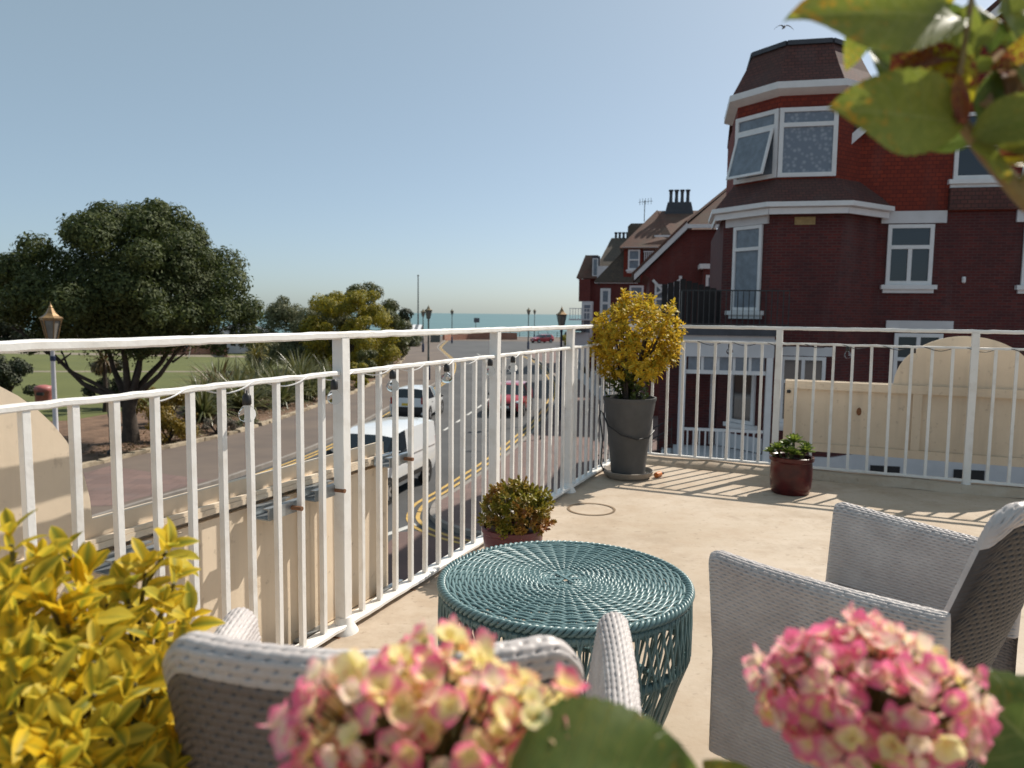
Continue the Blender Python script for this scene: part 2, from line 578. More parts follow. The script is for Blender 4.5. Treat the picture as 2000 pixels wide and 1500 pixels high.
def strip(name, line, off0, off1, z, mt, zt=None):
    """band beside a line; off>0 lies to the right of its direction"""
    mb = MB()
    n = len(line)
    A, B = [], []
    for i, p in enumerate(line):
        a, b_ = line[max(i - 1, 0)], line[min(i + 1, n - 1)]
        d = Vector((b_[0] - a[0], b_[1] - a[1])).normalized()
        nr = Vector((d.y, -d.x))
        A.append((p[0] + nr.x * off0, p[1] + nr.y * off0))
        B.append((p[0] + nr.x * off1, p[1] + nr.y * off1))
    zt = z if zt is None else zt
    for i in range(n - 1):
        if zt == z:
            mb.poly([(*A[i], z), (*B[i], z), (*B[i + 1], z), (*A[i + 1], z)])
        else:
            mb.prism([A[i], B[i], B[i + 1], A[i + 1]], z, zt)
    return mb.build(name, mt)


# pavements (raised slabs) with kerbs
pav = MB()
pl = LK + GE[::-1]
for i in range(len(LK) - 1):
    j0 = i * (len(GE) - 1) // (len(LK) - 1)
    j1 = (i + 1) * (len(GE) - 1) // (len(LK) - 1)
    pav.poly([(*GE[j0], PZ), (*LK[i], PZ), (*LK[i + 1], PZ)] + ([(*GE[j1], PZ)] if j1 > j0 else []))
tag(pav.build('pavement_left', 'pavement'), kind='structure')
# brick paved crossing band on the left pavement
sheet('pavement_band', [(-13.6, 17.8), (-10.0, 18.6), (-8.75, 21.6), (-12.6, 23.4)], PZ + 0.004, 'paving')
pr = MB()
pr.poly([(x, y, PZ) for x, y in SK[::-1][1:] + RK + [(60, 60)]])
tag(pr.build('pavement_right', 'paving'), kind='structure')
tag(strip('kerb_left', LK, -0.14, 0.0, RZ - 0.05, 'kerb', PZ + 0.006), kind='structure')
tag(strip('kerb_right', RK, 0.0, 0.14, RZ - 0.05, 'kerb', PZ + 0.006), kind='structure')
tag(strip('kerb_side', SK[::-1], 0.0, 0.14, RZ - 0.05, 'kerb', PZ + 0.006), kind='structure')
# double yellow lines
def lines(name, line, offs, wdt, mt, z=RZ + 0.009):
    for k, o_ in enumerate(offs):
        tag(strip(name, line, o_, o_ + wdt, z, mt), kind='structure')
lines('yellow_line', LK[10:], (0.22, 0.45), 0.10, 'yellow')
lines('yellow_line', RK[1:], (-0.34, -0.58), 0.10, 'yellow')
lines('yellow_line', SK[::-1], (-0.34, -0.58), 0.10, 'yellow')
# centre dashes
CL = smooth_line([(-6.2, 16.5), (-5.2, 21), (-3.75, 27.5), (-2.9, 32.2), (-2.2, 37.2), (-1.5, 43), (-1.0, 50), (-1.2, 62), (-2.6, 80), (-4.8, 98)], 12)
for i in range(6, len(CL) - 4, 6):
    tag(strip('centre_dash', CL[i:i + 4], -0.06, 0.06, RZ + 0.006, 'whitepaint'), kind='structure')
tag(MB().poly([(-2.95, 16.7, RZ + .008), (-2.9, 16.5, RZ + .008), (-2.2, 17.55, RZ + .008), (-2.3, 17.75, RZ + .008)]).build('white_line', 'whitepaint'), kind='structure')

# lawn with path, bed of soil is the ground sheet itself
sheet('lawn', [(-250, 20), (-34, 28), (-20, 34), (-17.5, 46), (-17, 62), (-19, 80), (-22, 100), (-30, 112), (-250, 120)], GZ + 0.006, 'grass')
sheet('lawn_path', [(-200, 57), (-60, 58.2), (-40, 59.5), (-17, 63), (-17, 64), (-40, 60.9), (-60, 59.6), (-200, 58.6)], GZ + 0.012, 'path')
sheet('lawn_path', [(-60, 84), (-20.5, 81), (-20.5, 84), (-60, 88)], GZ + 0.012, 'path')
sheet('promenade', [(-250, 122), (-16.4, 122), (-16.4, 139), (250, 141), (250, 168), (-250, 168)], GZ + 0.03, 'pavement')

# garden edging: rough stones one by one along the bed
edging = tag(MB().poly([(GE[8][0], GE[8][1], PZ + .002), (GE[8][0] - .1, GE[8][1], PZ + .002), (GE[8][0] - .1, GE[8][1] + .1, PZ + .002)]).build('garden_edging', 'stone'), kind='structure')
stone_me = []
for k in range(4):
    mb = MB().box((0, 0, 0), (0.26, 0.62, 0.2))
    me = mb.build('edging_stone', 'stone').data
    for v_ in me.vertices:
        v_.co += Vector(rng.uniform(-.035, .035, 3))
    stone_me.append(me)
for o_ in [o_ for o_ in col.objects if o_.name.startswith('edging_stone')]:
    bpy.data.objects.remove(o_)
acc, last = 0, None
for i in range(10, len(GE) - 26):
    a, b_ = Vector(GE[i]), Vector(GE[i + 1])
    L = (b_ - a).length
    n = max(1, round(L / 0.68))
    for k in range(n):
        p = a.lerp(b_, (k + .5) / n)
        o_ = link_mesh('edging_stone', stone_me[random.randrange(4)], None, edging)
        o_.location = (p.x, p.y, PZ + random.uniform(-.01, .03))
        o_.rotation_euler = (0, 0, math.atan2(-(b_ - a).x, (b_ - a).y) + random.uniform(-.1, .1))

# ================================================================== THE TERRACE
U = Vector((0.402, 0.916, 0)).normalized()      # along the left railing, away from us
V_ = Vector((U.y, -U.x, 0))                     # along the far railing, to the right
A0 = Vector((-0.09, 3.98, 0))
KC = A0 + U * 2.451
def TL(s, o_, z=0):      # left railing frame
    p = A0 + U * s + V_ * o_
    return Vector((p.x, p.y, z))
def TR(s, o_, z=0):      # far railing frame, origin at the corner
    p = KC + V_ * s + U * o_
    return Vector((p.x, p.y, z))

c4 = [TL(-9, -0.085), TL(2.451, -0.085) + U * 0.22, TR(9, 0.22), TR(9, -11.5)]
fl = MB().prism([(p.x, p.y) for p in c4], -0.25, 0.0).build('terrace_floor', 'floor')
tag(fl, kind='structure')
c5 = [TL(-9, 0.35), TL(2.1, 0.35), TR(9, -0.35), TR(9, -11)]
tag(MB().prism([(p.x, p.y) for p in c5], GZ, -0.25).build('terrace_wall', 'plaster'), kind='structure')
# rounded upstand along the far edge
ups = MB()
prof = [(-0.10, 0.0), (-0.075, 0.035), (-0.03, 0.055), (0.10, 0.06), (0.16, 0.045), (0.18, 0.0)]
ring = []
for s in np.linspace(0.1, 6, 40):
    ring.append([TR(s, p[0] + 0.006 * math.sin(s * 5), p[1] + .004 * math.sin(s * 9 + 1)) for p in prof])
ups.add([q for r_ in ring for q in r_], [(i * 6 + k, (i + 1) * 6 + k, (i + 1) * 6 + k + 1, i * 6 + k + 1) for i in range(39) for k in range(5)])
tag(ups.build('terrace_upstand', 'floor', smooth=R(60)), kind='structure')
# a round patch in the floor
dc = MB()
for k in range(40):
    a0, a1 = 2 * math.pi * k / 40, 2 * math.pi * (k + 1) / 40
    dc.poly([(0.5 + r_ * math.cos(a), 4.6 + r_ * math.sin(a) * 1.0, .004) for a, r_ in ((a0, .135), (a0, .15), (a1, .15), (a1, .135))])
mt_ring = mat('stained joint', (0.25, 0.17, 0.10, 1), 0.9, 0.4, 12)
tag(dc.build('floor_hatch_joint', mt_ring), kind='structure')


def lumpy_bar(name, p0, p1, wd, ht, parent, lump=0.0009, n=None, rnd=0.4):
    """painted bar with rounded edges and thick uneven paint"""
    p0, p1 = Vector(p0), Vector(p1)
    L = (p1 - p0).length
    n = n or max(3, int(L / 0.04))
    d = (p1 - p0).normalized()
    side = d.cross(Vector((0, 0, 1)))
    if side.length < .1:
        side = V_.copy()
    side.normalize()
    u2 = side.cross(d)
    h, w2 = ht / 2, wd / 2
    c_ = min(h, w2) * rnd
    sec = [(-w2, -h + c_), (-w2 + c_, -h), (w2 - c_, -h), (w2, -h + c_), (w2, h - c_), (w2 - c_, h), (-w2 + c_, h), (-w2, h - c_)]
    o_ = off_of(parent)
    P = []
    for i in range(n + 1):
        q = p0.lerp(p1, i / n)
        jx, jz = rng.normal(0, lump, 2)
        for a, b_ in sec:
            P.append(q + side * (a + jx + rng.normal(0, lump * .4)) + u2 * (b_ + jz + rng.normal(0, lump * .4)) - o_)
    F_ = [(i * 8 + k, i * 8 + (k + 1) % 8, (i + 1) * 8 + (k + 1) % 8, (i + 1) * 8 + k) for i in range(n) for k in range(8)]
    me = fast_mesh(name, P, F_, True, angle=R(28))
    return link_mesh(name, me, 'paint_white', parent)


def railing(label, T, posts, s0, s1, zmid, loc, zlow=.075, wlow=.034):
    root = thing('metal_railing', label, 'railing', loc)
    lumpy_bar('top_rail', T(s0, 0, 1.115), T(s1, 0, 1.115), 0.040, 0.026, root)
    lumpy_bar('middle_rail', T(s0, 0, zmid), T(s1, 0, zmid), 0.026, 0.017, root)
    lumpy_bar('bottom_rail', T(s0, 0, zlow), T(s1, 0, zlow), wlow, 0.018, root)
    for ps in posts:
        p = lumpy_bar('post', T(ps, 0, 0.0), T(ps, 0, 1.105), 0.046, 0.046, root, 0.0005, 12, 0.08)
        q = T(ps, 0, 0)
        MB().lathe((q.x, q.y, 0.0), [(0.056, 0), (0.052, 0.010), (0.042, 0.026), (0.034, 0.045), (0.030, 0.06)], 16).build('post_foot', 'paint_white', p, R(50))
    bal = []
    s = s0 + 0.06
    k = 0
    # bars at an even pitch inside each bay between posts
    stops = sorted(set([s0] + list(posts) + [s1]))
    for a, b_ in zip(stops, stops[1:]):
        n = max(1, round((b_ - a) / 0.122))
        for i in range(1, n):
            bal.append(a + (b_ - a) * i / n)
    for s in bal:
        lumpy_bar('baluster', T(s + rng.normal(0, .002), 0, zlow + .005), T(s + rng.normal(0, .003), 0, zmid - .005), 0.0195, 0.0195, root, 0.0003, 6, 0.10)
    return root


railing('white painted railing along the street side of the terrace, in front of the road', TL, [-2.62, -1.33, 0.0, 1.19, 2.451], -3.9, 2.451, 0.978, TL(-1, 0), .03, .06)
railing('white painted railing along the far side of the terrace, facing the brick house', TR, [1.225, 2.50, 3.75], 0.03, 4.9, 1.0, TR(2, 0))


def arch_board(label, T, side, s_in, s_end, ctr, zb, zt, rad, brackets, loc, battens, mirror):
    """cream sign board with an arched top standing outside a railing"""
    root = thing('sign_board', label, 'sign', loc)
    sg = side
    # outer panel with the arch
    pts = [(s_end, zb), (s_in, zb), (s_in, zt)]
    rise = 1.08 - zt
    arc = []
    for k in range(25):
        a = math.pi * k / 24
        arc.append((ctr + rad * math.cos(a) * (1 if s_in > ctr else -1), zt + rise * math.sin(a)))
    pts += arc + [(s_end, zt)]
    o0, o1 = sg * 0.175, sg * 0.155
    mb = MB()
    n = len(pts)
    Vv = [T(s, o0, z) for s, z in pts] + [T(s, o1, z) for s, z in pts]
    mb.add(Vv, [tuple(range(n)), tuple(range(2 * n - 1, n - 1, -1))] + [(i, n + i, n + (i + 1) % n, (i + 1) % n) for i in range(n)])
    mb.build('arched_panel', 'board', root)
    def hb(name, sa, sb, oa, ob, za, zb_, mt='board'):
        P = [T(s, o_, z) for z in (za, zb_) for s, o_ in ((sa, oa), (sb, oa), (sb, ob), (sa, ob))]
        return MB().add(P, [(0, 3, 2, 1), (4, 5, 6, 7), (0, 1, 5, 4), (1, 2, 6, 5), (2, 3, 7, 6), (3, 0, 4, 7)]).build(name, mt, root)
    return root, hb


# left board (beyond the street-side railing)
rootL, hb = arch_board('cream sign board with arched top fixed outside the street side railing', TL, -1, -0.82, -4.6, -2.70, -0.06, 0.635, 0.47, None, TL(-2, -.17), None, 1)
hb('inner_panel', -4.5, -0.86, -0.132, -0.118, -0.01, 0.545)
hb('top_ledge', -4.6, -0.83, -0.154, -0.098, 0.566, 0.584)
hb('top_ledge_lip', -4.6, -0.85, -0.112, -0.100, 0.585, 0.597)
hb('bottom_ledge', -4.6, -0.83, -0.154, -0.085, -0.035, -0.015)
for s in (-0.90, -1.38, -1.42, -2.0, -2.62, -3.3):
    hb('batten', s - .022, s + .022, -0.1175, -0.096, -0.01, 0.54)
for s, z in ((-1.62, 0.535), (-1.38, 0.545), (-0.90, 0.58), (-0.88, -0.005), (-1.42, -0.005), (-2.2, .535)):
    bk = MB()
    for oa, ob, za, zb_ in ((-.095, -.016, -.02, -.016), (-.095, -.091, -.016, .016), (-.095, -.07, .016, .02), (-.04, -.016, .016, .02), (-.020, -.016, -.016, .016)):
        P = [TL(s + ds, o_, z + zz) for zz in (za, zb_) for ds, o_ in ((-.085, oa), (.085, oa), (.085, ob), (-.085, ob))]
        bk.add(P, [(0, 3, 2, 1), (4, 5, 6, 7), (0, 1, 5, 4), (1, 2, 6, 5), (2, 3, 7, 6), (3, 0, 4, 7)])
    bko = bk.build('bracket', 'galv', rootL)
    MB().tube([TL(s + .03, -.018, z), TL(s + .03, 0.026, z)], 0.008, 8).build('bolt', 'rust', bko, SM)

# right board (beyond the far railing)
rootR, hb = arch_board('cream sign board with arched top fixed outside the far railing', TR, 1, 1.27, 3.75, 2.47, 0.175, 0.72, 0.45, None, TR(2.4, .17), None, 1)
hb('top_frame', 1.275, 3.75, 0.153, 0.115, 0.655, 0.715)
hb('bottom_frame', 1.275, 3.75, 0.153, 0.115, 0.18, 0.24)
for s in (1.305, 2.18, 3.05):
    hb('upright_frame', s - .03, s + .03, 0.153, 0.119, 0.241, 0.654)
q = TR(1.80, .152, .50)
MB().ball(q, 0.02, 10, 6, (1, .35, 1.5)).build('rust_spot', 'rust', rootR, SM)
MB().lathe(TR(1.30, .112, .63), [(.012, -.012), (.016, 0), (.012, .012)], 10).build('screw_eye', 'black', rootR)

# ------------------------------------------------------------------ string lights on the rails
def string_light(label, T, pts, loc):
    root = thing('string_light', label, 'string light', loc)
    cord = []
    ss = [p[0] for p in pts]
    s = ss[0] - .3
    n = int((ss[-1] + .3 - s) / 0.014)
    for i in range(n):
        q = s + i * .014
        a = q * 24
        cord.append(T(q, 0.018 * math.cos(a), pts[0][2] + 0.015 * math.sin(a)))
    MB().tube(cord, 0.0025, 5).build('cord', 'black' if T is TR else 'woodwhite', root)
    for s, drop, zr in pts:
        p = T(s, 0.028, zr - drop)
        sock = MB().tube([p + Vector((0, 0, .03)), p + Vector((0, 0, drop - .01))], 0.0022, 5)
        sock.lathe((p.x, p.y, p.z - .005), [(0.011, 0), (0.014, 0.004), (0.013, .028), (0.006, .036)], 12)
        so = sock.build('bulb_socket', 'black', root, SM)
        MB().lathe((p.x, p.y, p.z - .066), [(0.002, 0.008), (0.011, .010), (0.021, .017), (0.026, .029), (0.025, .041), (0.017, .053), (0.010, .061)], 20).build('bulb', 'bulb', so, R(60))
    return root

string_light('clear globe bulbs strung along the middle rail of the street side railing', TL,
             [(-1.84, .05, .97), (-1.41, .04, .97), (-1.03, .03, .97), (-0.58, .03, .97), (-0.12, .03, .97), (.17, .03, .97)], TL(-1, 0, .97))
string_light('clear globe bulbs strung along the middle rail of the far railing', TR,
             [(0.86, .03, .99), (1.70, .03, .99), (2.13, .03, .99), (3.0, .03, .99)], TR(2, 0, .99))

# ================================================================== leaves
def leaf_grid(L, W, fold=0.25, droop=0.2, nl=6, nw=4, serr=0.0, power=0.8, shape=1.0, wob=0.0, seed=0):
    """leaf blade along +Y from the origin, normal +Z; UV = (along, across)"""
    rg = np.random.default_rng(seed)
    P, UV = [], []
    ph = rg.uniform(0, 6)
    for i in range(nl + 1):
        u_ = i / nl
        wd = W / 2 * (math.sin(math.pi * min(1, u_ ** shape)) ** power) if 0 < i < nl else W * 0.02
        if serr and 0 < i < nl:
            wd *= 1 + serr * (1 if i % 2 else -1)
        for j in range(nw + 1):
            v = j / nw * 2 - 1
            z = abs(v) * wd * fold - droop * L * u_ ** 2 + wob * L * math.sin(u_ * 7 + ph + v * 2) * abs(v)
            P.append((v * wd, u_ * L * (1 - 0.12 * droop * u_), z))
            UV.append((u_, v))
    F_ = [(i * (nw + 1) + j, i * (nw + 1) + j + 1, (i + 1) * (nw + 1) + j + 1, (i + 1) * (nw + 1) + j) for i in range(nl) for j in range(nw)]
    return np.array(P, np.float32), np.array(F_, np.int32), np.array(UV, np.float32)


def frame(pos, direction, normal, scale=1.0, roll_=0.0):
    d = Vector(direction).normalized()
    n_ = Vector(normal)
    s = d.cross(n_)
    if s.length < 1e-4:
        s = d.cross(Vector((1, .3, .2)))
    s.normalize()
    n_ = s.cross(d)
    if roll_:
        q = Matrix.Rotation(roll_, 3, d)
        s, n_ = q @ s, q @ n_
    mm = Matrix((s * scale, d * scale, n_ * scale)).transposed().to_4x4()
    mm.translation = pos
    return mm


def join_instances(name, tmpl, mats_, mt, parent=None, kind='stuff', smooth=True):
    """tmpl: list of (V,F,UV); mats_: list of (template index, 4x4)"""
    o_ = np.array(off_of(parent))
    VV, FF, UU = [], [], []
    base = 0
    for k, (V0, F0, UV0) in enumerate(tmpl):
        ms = [np.array(mm) for i, mm in mats_ if i == k]
        if not ms:
            continue
        ms = np.array(ms)
        P = np.einsum('nij,vj->nvi', ms[:, :3, :3], V0) + ms[:, None, :3, 3] - o_
        n, nv = P.shape[:2]
        VV.append(P.reshape(-1, 3))
        FF.append((F0[None] + (np.arange(n) * nv)[:, None, None] + base).reshape(-1, F0.shape[1]))
        UU.append(np.tile(UV0, (n, 1)))
        base += n * nv
    me = fast_mesh(name, np.concatenate(VV), np.concatenate(FF), smooth, np.concatenate(UU))
    ob = link_mesh(name, me, mt, parent)
    if kind:
        ob['kind'] = kind
    return ob


def rnd_unit(rg):
    v = rg.normal(0, 1, 3)
    return Vector(v / np.linalg.norm(v))


def leaf_cloud(name, blobs, n, size, mt, parent, seed, shell=0.55, upb=0.3, asp=0.5):
    """n leaf-sized folded faces spread through the volumes of the blobs [(centre, radii, weight)]"""
    rg = np.random.default_rng(seed)
    wts = np.array([b_[2] for b_ in blobs], float)
    idx = rg.choice(len(blobs), n, p=wts / wts.sum())
    cen = np.array([b_[0] for b_ in blobs], float)[idx]
    rad = np.array([b_[1] for b_ in blobs], float)[idx]
    d = rg.normal(0, 1, (n, 3))
    d /= np.linalg.norm(d, axis=1)[:, None]
    rr = (shell + (1 - shell) * rg.random(n) ** 0.6) * (1 + rg.normal(0, .09, n))
    P = cen + d * rad * rr[:, None]
    nr = d * 1.3 + rg.normal(0, .5, (n, 3)) + np.array([0, 0, upb])
    nr /= np.linalg.norm(nr, axis=1)[:, None]
    t_ = np.cross(nr, rg.normal(0, 1, (n, 3)))
    t_ /= np.linalg.norm(t_, axis=1)[:, None]
    b_ = np.cross(nr, t_)
    sz = size * rg.uniform(.6, 1.35, n)[:, None]
    q = np.stack([P - t_ * sz, P - b_ * sz * asp + nr * sz * .18, P + t_ * sz, P + b_ * sz * asp + nr * sz * .18], 1)
    o_ = np.array(off_of(parent))
    V = (q - o_).reshape(-1, 3)
    F_ = np.arange(4 * n).reshape(-1, 4)
    me = fast_mesh(name, V, F_, False)
    ob = link_mesh(name, me, mt, parent)
    return ob


# ================================================================== POTS ON THE TERRACE
M['pot_grey'] = mat('grey planter plastic', (0.085, 0.082, 0.08, 1), 0.65, 0.25, 6, bs=0.1, bscale=40)
M['pot_red'] = mat('oxblood glaze', (0.095, 0.010, 0.010, 1), 0.28, c2=(0.04, 0.006, 0.008, 1), scale=7, coat=0.15, spec=.3)
M['pot_maroon'] = mat('maroon glaze', (0.12, 0.025, 0.035, 1), 0.35, 0.3, 7)
M['saucer'] = mat('stone grey saucer', (0.30, 0.26, 0.22, 1), 0.7, 0.25, 9)
M['compost'] = mat('potting compost', (0.03, 0.02, 0.014, 1), 0.95, 0.5, 30, bs=0.8, bscale=40)
M['orange'] = mat('orange plastic', (0.65, 0.20, 0.05, 1), 0.4, 0.1)
M['rosette'] = leafmat('succulent green', (0.14, 0.20, 0.025, 1), (0.26, 0.32, 0.06, 1), 0.3, 0.4)
M['sedum'] = leafmat('sedum leaf', (0.20, 0.22, 0.025, 1), (0.36, 0.27, 0.04, 1), 0.3, 0.45, c3=(0.30, 0.10, 0.03, 1))

# variegated golden leaf: yellow blade, green streak along the rib
def goldmat(name, yellow, yellow2, green, amount, trans=0.35):
    mt, t, b, o = newmat(name)
    u_, v_ = uvmath(t)
    g = nn(t, 'ShaderNodeNewGeometry')
    oi = nn(t, 'ShaderNodeObjectInfo')
    rr = mth(t, 'FRACT', mth(t, 'ADD', g.outputs['Random Per Island'], oi.outputs['Random']))
    y = mixcol(t, rr, yellow, yellow2)
    av = mth(t, 'ABSOLUTE', v_)
    edge = mth(t, 'ADD', av, mth(t, 'MULTIPLY', mth(t, 'SUBTRACT', noise(t, 40, 3), .5), .5))
    r2 = mth(t, 'FRACT', mth(t, 'MULTIPLY', rr, 7.31))
    width = mth(t, 'SUBTRACT', mth(t, 'MULTIPLY', r2, amount), 0.12)
    f = nn(t, 'ShaderNodeMath', operation='LESS_THAN')
    f = ramp(t, mth(t, 'SUBTRACT', width, edge), -0.42, 0.35)
    cc = mixcol(t, f, y, green)
    cc = mixcol(t, mth(t, 'MULTIPLY', ramp(t, av, 0.1, 0.0), .35), cc, (0.42, 0.42, 0.10, 1))
    t.links.new(cc, b.inputs['Base Color'])
    b.inputs['Roughness'].default_value = 0.5
    b.inputs['Specular IOR Level'].default_value = 0.3
    bump(t, b, noise(t, 90, 2), .12, .002)
    translucent(t, b, o, cc, trans)
    return mt
M['gold'] = goldmat('golden leaf', (0.86, 0.58, 0.03, 1), (0.66, 0.55, 0.07, 1), (0.22, 0.24, 0.02, 1), 0.62, .5)
M['goldfar'] = goldmat('golden shrub leaf', (0.76, 0.46, 0.03, 1), (0.60, 0.45, 0.05, 1), (0.23, 0.22, 0.02, 1), 0.70, 0.45)
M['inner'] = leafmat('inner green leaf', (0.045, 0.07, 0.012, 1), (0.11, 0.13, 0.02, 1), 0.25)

GOLD_T = [leaf_grid(L_g, W_g, fo_, dr, 7, 4, 0.03, .58, sh_ * 1.22, wo_, k) for k, (L_g, W_g, fo_, dr, sh_, wo_) in enumerate(((.046, .0195, .35, -.15, 1, .02), (.044, .021, .25, .05, .9, .03), (.050, .018, .45, .22, 1.05, .02), (.047, .020, .3, .5, 1, .04), (.036, .018, .5, -.3, .9, .03), (.052, .023, .2, .3, 1.1, .05), (.030, .013, .6, .1, 1, .02), (.042, .017, .7, .7, 1, .06)))]


def shoot(mats_, tip, axis, n_whorl, leaf_s, rg, gap=0.016, spread0=35, spread1=80):
    """opposite leaves up a shoot, the topmost bunched and upright"""
    ax = Vector(axis).normalized()
    e1 = ax.orthogonal().normalized()
    e2 = ax.cross(e1)
    for k in range(n_whorl):
        p = Vector(tip) - ax * gap * k * (1 + .15 * k)
        a0 = k * math.pi / 2 + rg.uniform(-.3, .3)
        m_ = 3 if k < 2 else 2
        for j in range(m_ + (k == 0)):
            a = a0 + j * 2 * math.pi / (m_ + (k == 0))
            out = e1 * math.cos(a) + e2 * math.sin(a)
            el = R(spread0 + (spread1 - spread0) * min(1, k / 3) + rg.uniform(-12, 12))
            d = ax * math.cos(el) + out * math.sin(el)
            sc_ = leaf_s * rg.uniform(.62, 1.2) * (0.8 if k == 0 else 1)
            mats_.append((int(rg.integers(8)), frame(p, d, ax - d * .1, sc_, rg.uniform(-.35, .35))))


# ---- tall grey planter with golden shrub
px, py = 0.87, 5.56
root = thing('tall_planter', 'tall grey ribbed planter standing in its saucer at the terrace corner', 'planter', (px, py, 0))
pr_ = [(0.120, 0.035)]
for k in range(24):
    z = 0.04 + k * 0.0225
    r_ = 0.122 + (z / .58) ** 1.2 * 0.068
    pr_ += [(r_, z), (r_ + .0025, z + .011)]
pr_ += [(0.196, 0.585), (0.196, 0.60), (0.182, 0.60), (0.175, 0.56)]
MB().lathe((px, py, 0), pr_, 36).build('pot', 'pot_grey', root, R(30))
MB().lathe((px, py, 0), [(0.178, .555), (0.09, .565), (0.002, .57)], 24, cap=False).build('compost', 'compost', root)
MB().lathe((px, py, 0), [(0.150, 0.001), (0.175, 0.02), (0.19, 0.055), (0.182, 0.057), (0.165, 0.03), (0.13, .02), (.01, .018)], 36, cap=False).build('saucer', 'saucer', root, SM)
hs = MB().tube([(px - .2, py - .05, .48), (px - .17, py - .12, .40), (px - .08, py - .168, .34), (px + .03, py - .178, .31), (px + .12, py - .145, .32), (px + .175, py - .06, .36)], .006, 6)
hs.tube([(px - .2, py - .05, .48), (px - .215, py - .03, .50), (px - .225, py - .06, .46), (px - .205, py - .10, .3), (px - .215, py - .1, .12), (px - .19, py - .06, .06)], .005, 6)
hs.build('watering_hose', 'black', root, SM)
oc = thing('hose_connector', 'small orange hose connector on the floor beside the tall grey planter', 'hose connector', (px + .20, py - .0, .055))
MB().tube([(px + .205, py - .03, .022), (px + .245, py + .02, .022)], .02, 10).build('sleeve', 'orange', oc, SM)
MB().tube([(px + .243, py + .018, .022), (px + .27, py + .05, .022)], .012, 8).build('nozzle', 'black', oc, SM)

shr = thing('golden_shrub', 'golden leaved shrub growing in the tall grey planter', 'shrub', (px, py, .56))
rg = np.random.default_rng(11)
st = MB()
mats_ = []
for k in range(16):
    a = rg.uniform(0, 6.28)
    st.tube([(px + .04 * math.cos(a), py + .04 * math.sin(a), .56), (px + .09 * math.cos(a) + .01, py + .09 * math.sin(a), .8), (px + .2 * math.cos(a) + .02, py + .2 * math.sin(a), 1.08)], [.009, .007, .003], 6)
st.build('stem', 'bark', shr, SM)
ctr = Vector((px + .03, py, 1.02))
for k in range(430):
    d = rnd_unit(rg)
    if d.z < -.9: continue
    r_ = rg.uniform(.62, 1.0) ** .7
    rad = Vector((.335, .31, .34))
    r_ *= 1 + .13 * math.sin(d.x * 5 + 1.3) * math.cos(d.z * 6 + d.y * 4)
    tip = ctr + Vector((d.x * rad.x, d.y * rad.y, d.z * rad.z)) * r_
    if tip.z < .86 and abs(tip.x - px) > .25: tip.x = px + (tip.x - px) * .75
    shoot(mats_, tip, d + Vector((0, 0, .9)), 4, 1.12, rg, .018)
for tp in ((px + .355, py - .02, 1.13), (px + .37, py - .05, 1.08), (px + .29, py, 1.29), (px + .28, py + .02, 1.25), (px - .05, py - .02, 1.36), (px - .06, py, 1.33), (px - .27, py, 1.0), (px - .29, py - .05, .95)):
    for q in range(2):
        shoot(mats_, Vector(tp) + rnd_unit(rg) * .02, Vector((tp[0] - px, tp[1] - py, .5)), 5, 1.05, rg, .017)
join_instances('foliage', GOLD_T, mats_, 'goldfar', shr)
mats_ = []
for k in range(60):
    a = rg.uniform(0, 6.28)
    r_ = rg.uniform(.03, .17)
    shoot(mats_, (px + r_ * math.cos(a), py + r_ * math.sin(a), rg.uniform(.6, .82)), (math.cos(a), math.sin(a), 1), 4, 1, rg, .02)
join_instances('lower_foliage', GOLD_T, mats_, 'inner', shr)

# ---- oxblood pot with rosettes
px, py = 1.92, 5.12
root = thing('glazed_pot', 'oxblood glazed pot standing by the middle post of the far railing', 'pot', (px, py, 0))
MB().lathe((px, py, 0), [(.118, .0), (.125, .01), (.133, .05), (.138, .11), (.138, .17), (.134, .215), (.137, .222), (.146, .228), (.147, .252), (.138, .256), (.128, .25), (.125, .22)], 36).build('pot', 'pot_red', root, R(35))
suc = thing('succulent', 'green rosette succulent growing in the oxblood glazed pot', 'plant', (px, py, .22))
MB().lathe((px, py, .22), [(.124, 0), (.06, .012), (.002, .015)], 20, cap=False).build('compost', 'compost', suc)
RT = [leaf_grid(0.055, 0.028, .3, dr, 4, 2, 0, .6, 1.5) for dr in (-.5, -.3, -.15, .0)]
mats_ = []
for cx, cy, cz, s in ((-.10, .0, .30, 1.1), (-.035, -.07, .29, 1), (.02, .03, .345, 1.35), (.08, -.04, .29, 1.05), (.115, .05, .30, 1), (-.02, .07, .31, 1), (-.155, -.02, .285, .8), (.0, -.09, .28, .7)):
    for ring_ in range(4):
        n = 5 + ring_ * 2
        for k in range(n):
            a = 2 * math.pi * (k + .5 * ring_) / n
            el = R(25 + ring_ * 20)
            d = Vector((math.cos(a) * math.sin(el), math.sin(a) * math.sin(el), math.cos(el)))
            mats_.append((min(3, ring_), frame((px + cx, py + cy, cz), d, Vector((0, 0, 1)) - d * .2, s * (.68 + .17 * ring_))))
join_instances('rosettes', RT, mats_, 'rosette', suc)
stm = MB()
for cx, cy, cz in ((-.10, .0, .30), (-.035, -.07, .29), (.02, .03, .345), (.08, -.04, .29), (.115, .05, .30), (-.02, .07, .31), (-.155, -.02, .285)):
    stm.tube([(px + cx * .6, py + cy * .6, .22), (px + cx, py + cy, cz)], .009, 6)
stm.build('stem', 'twig', suc, SM)

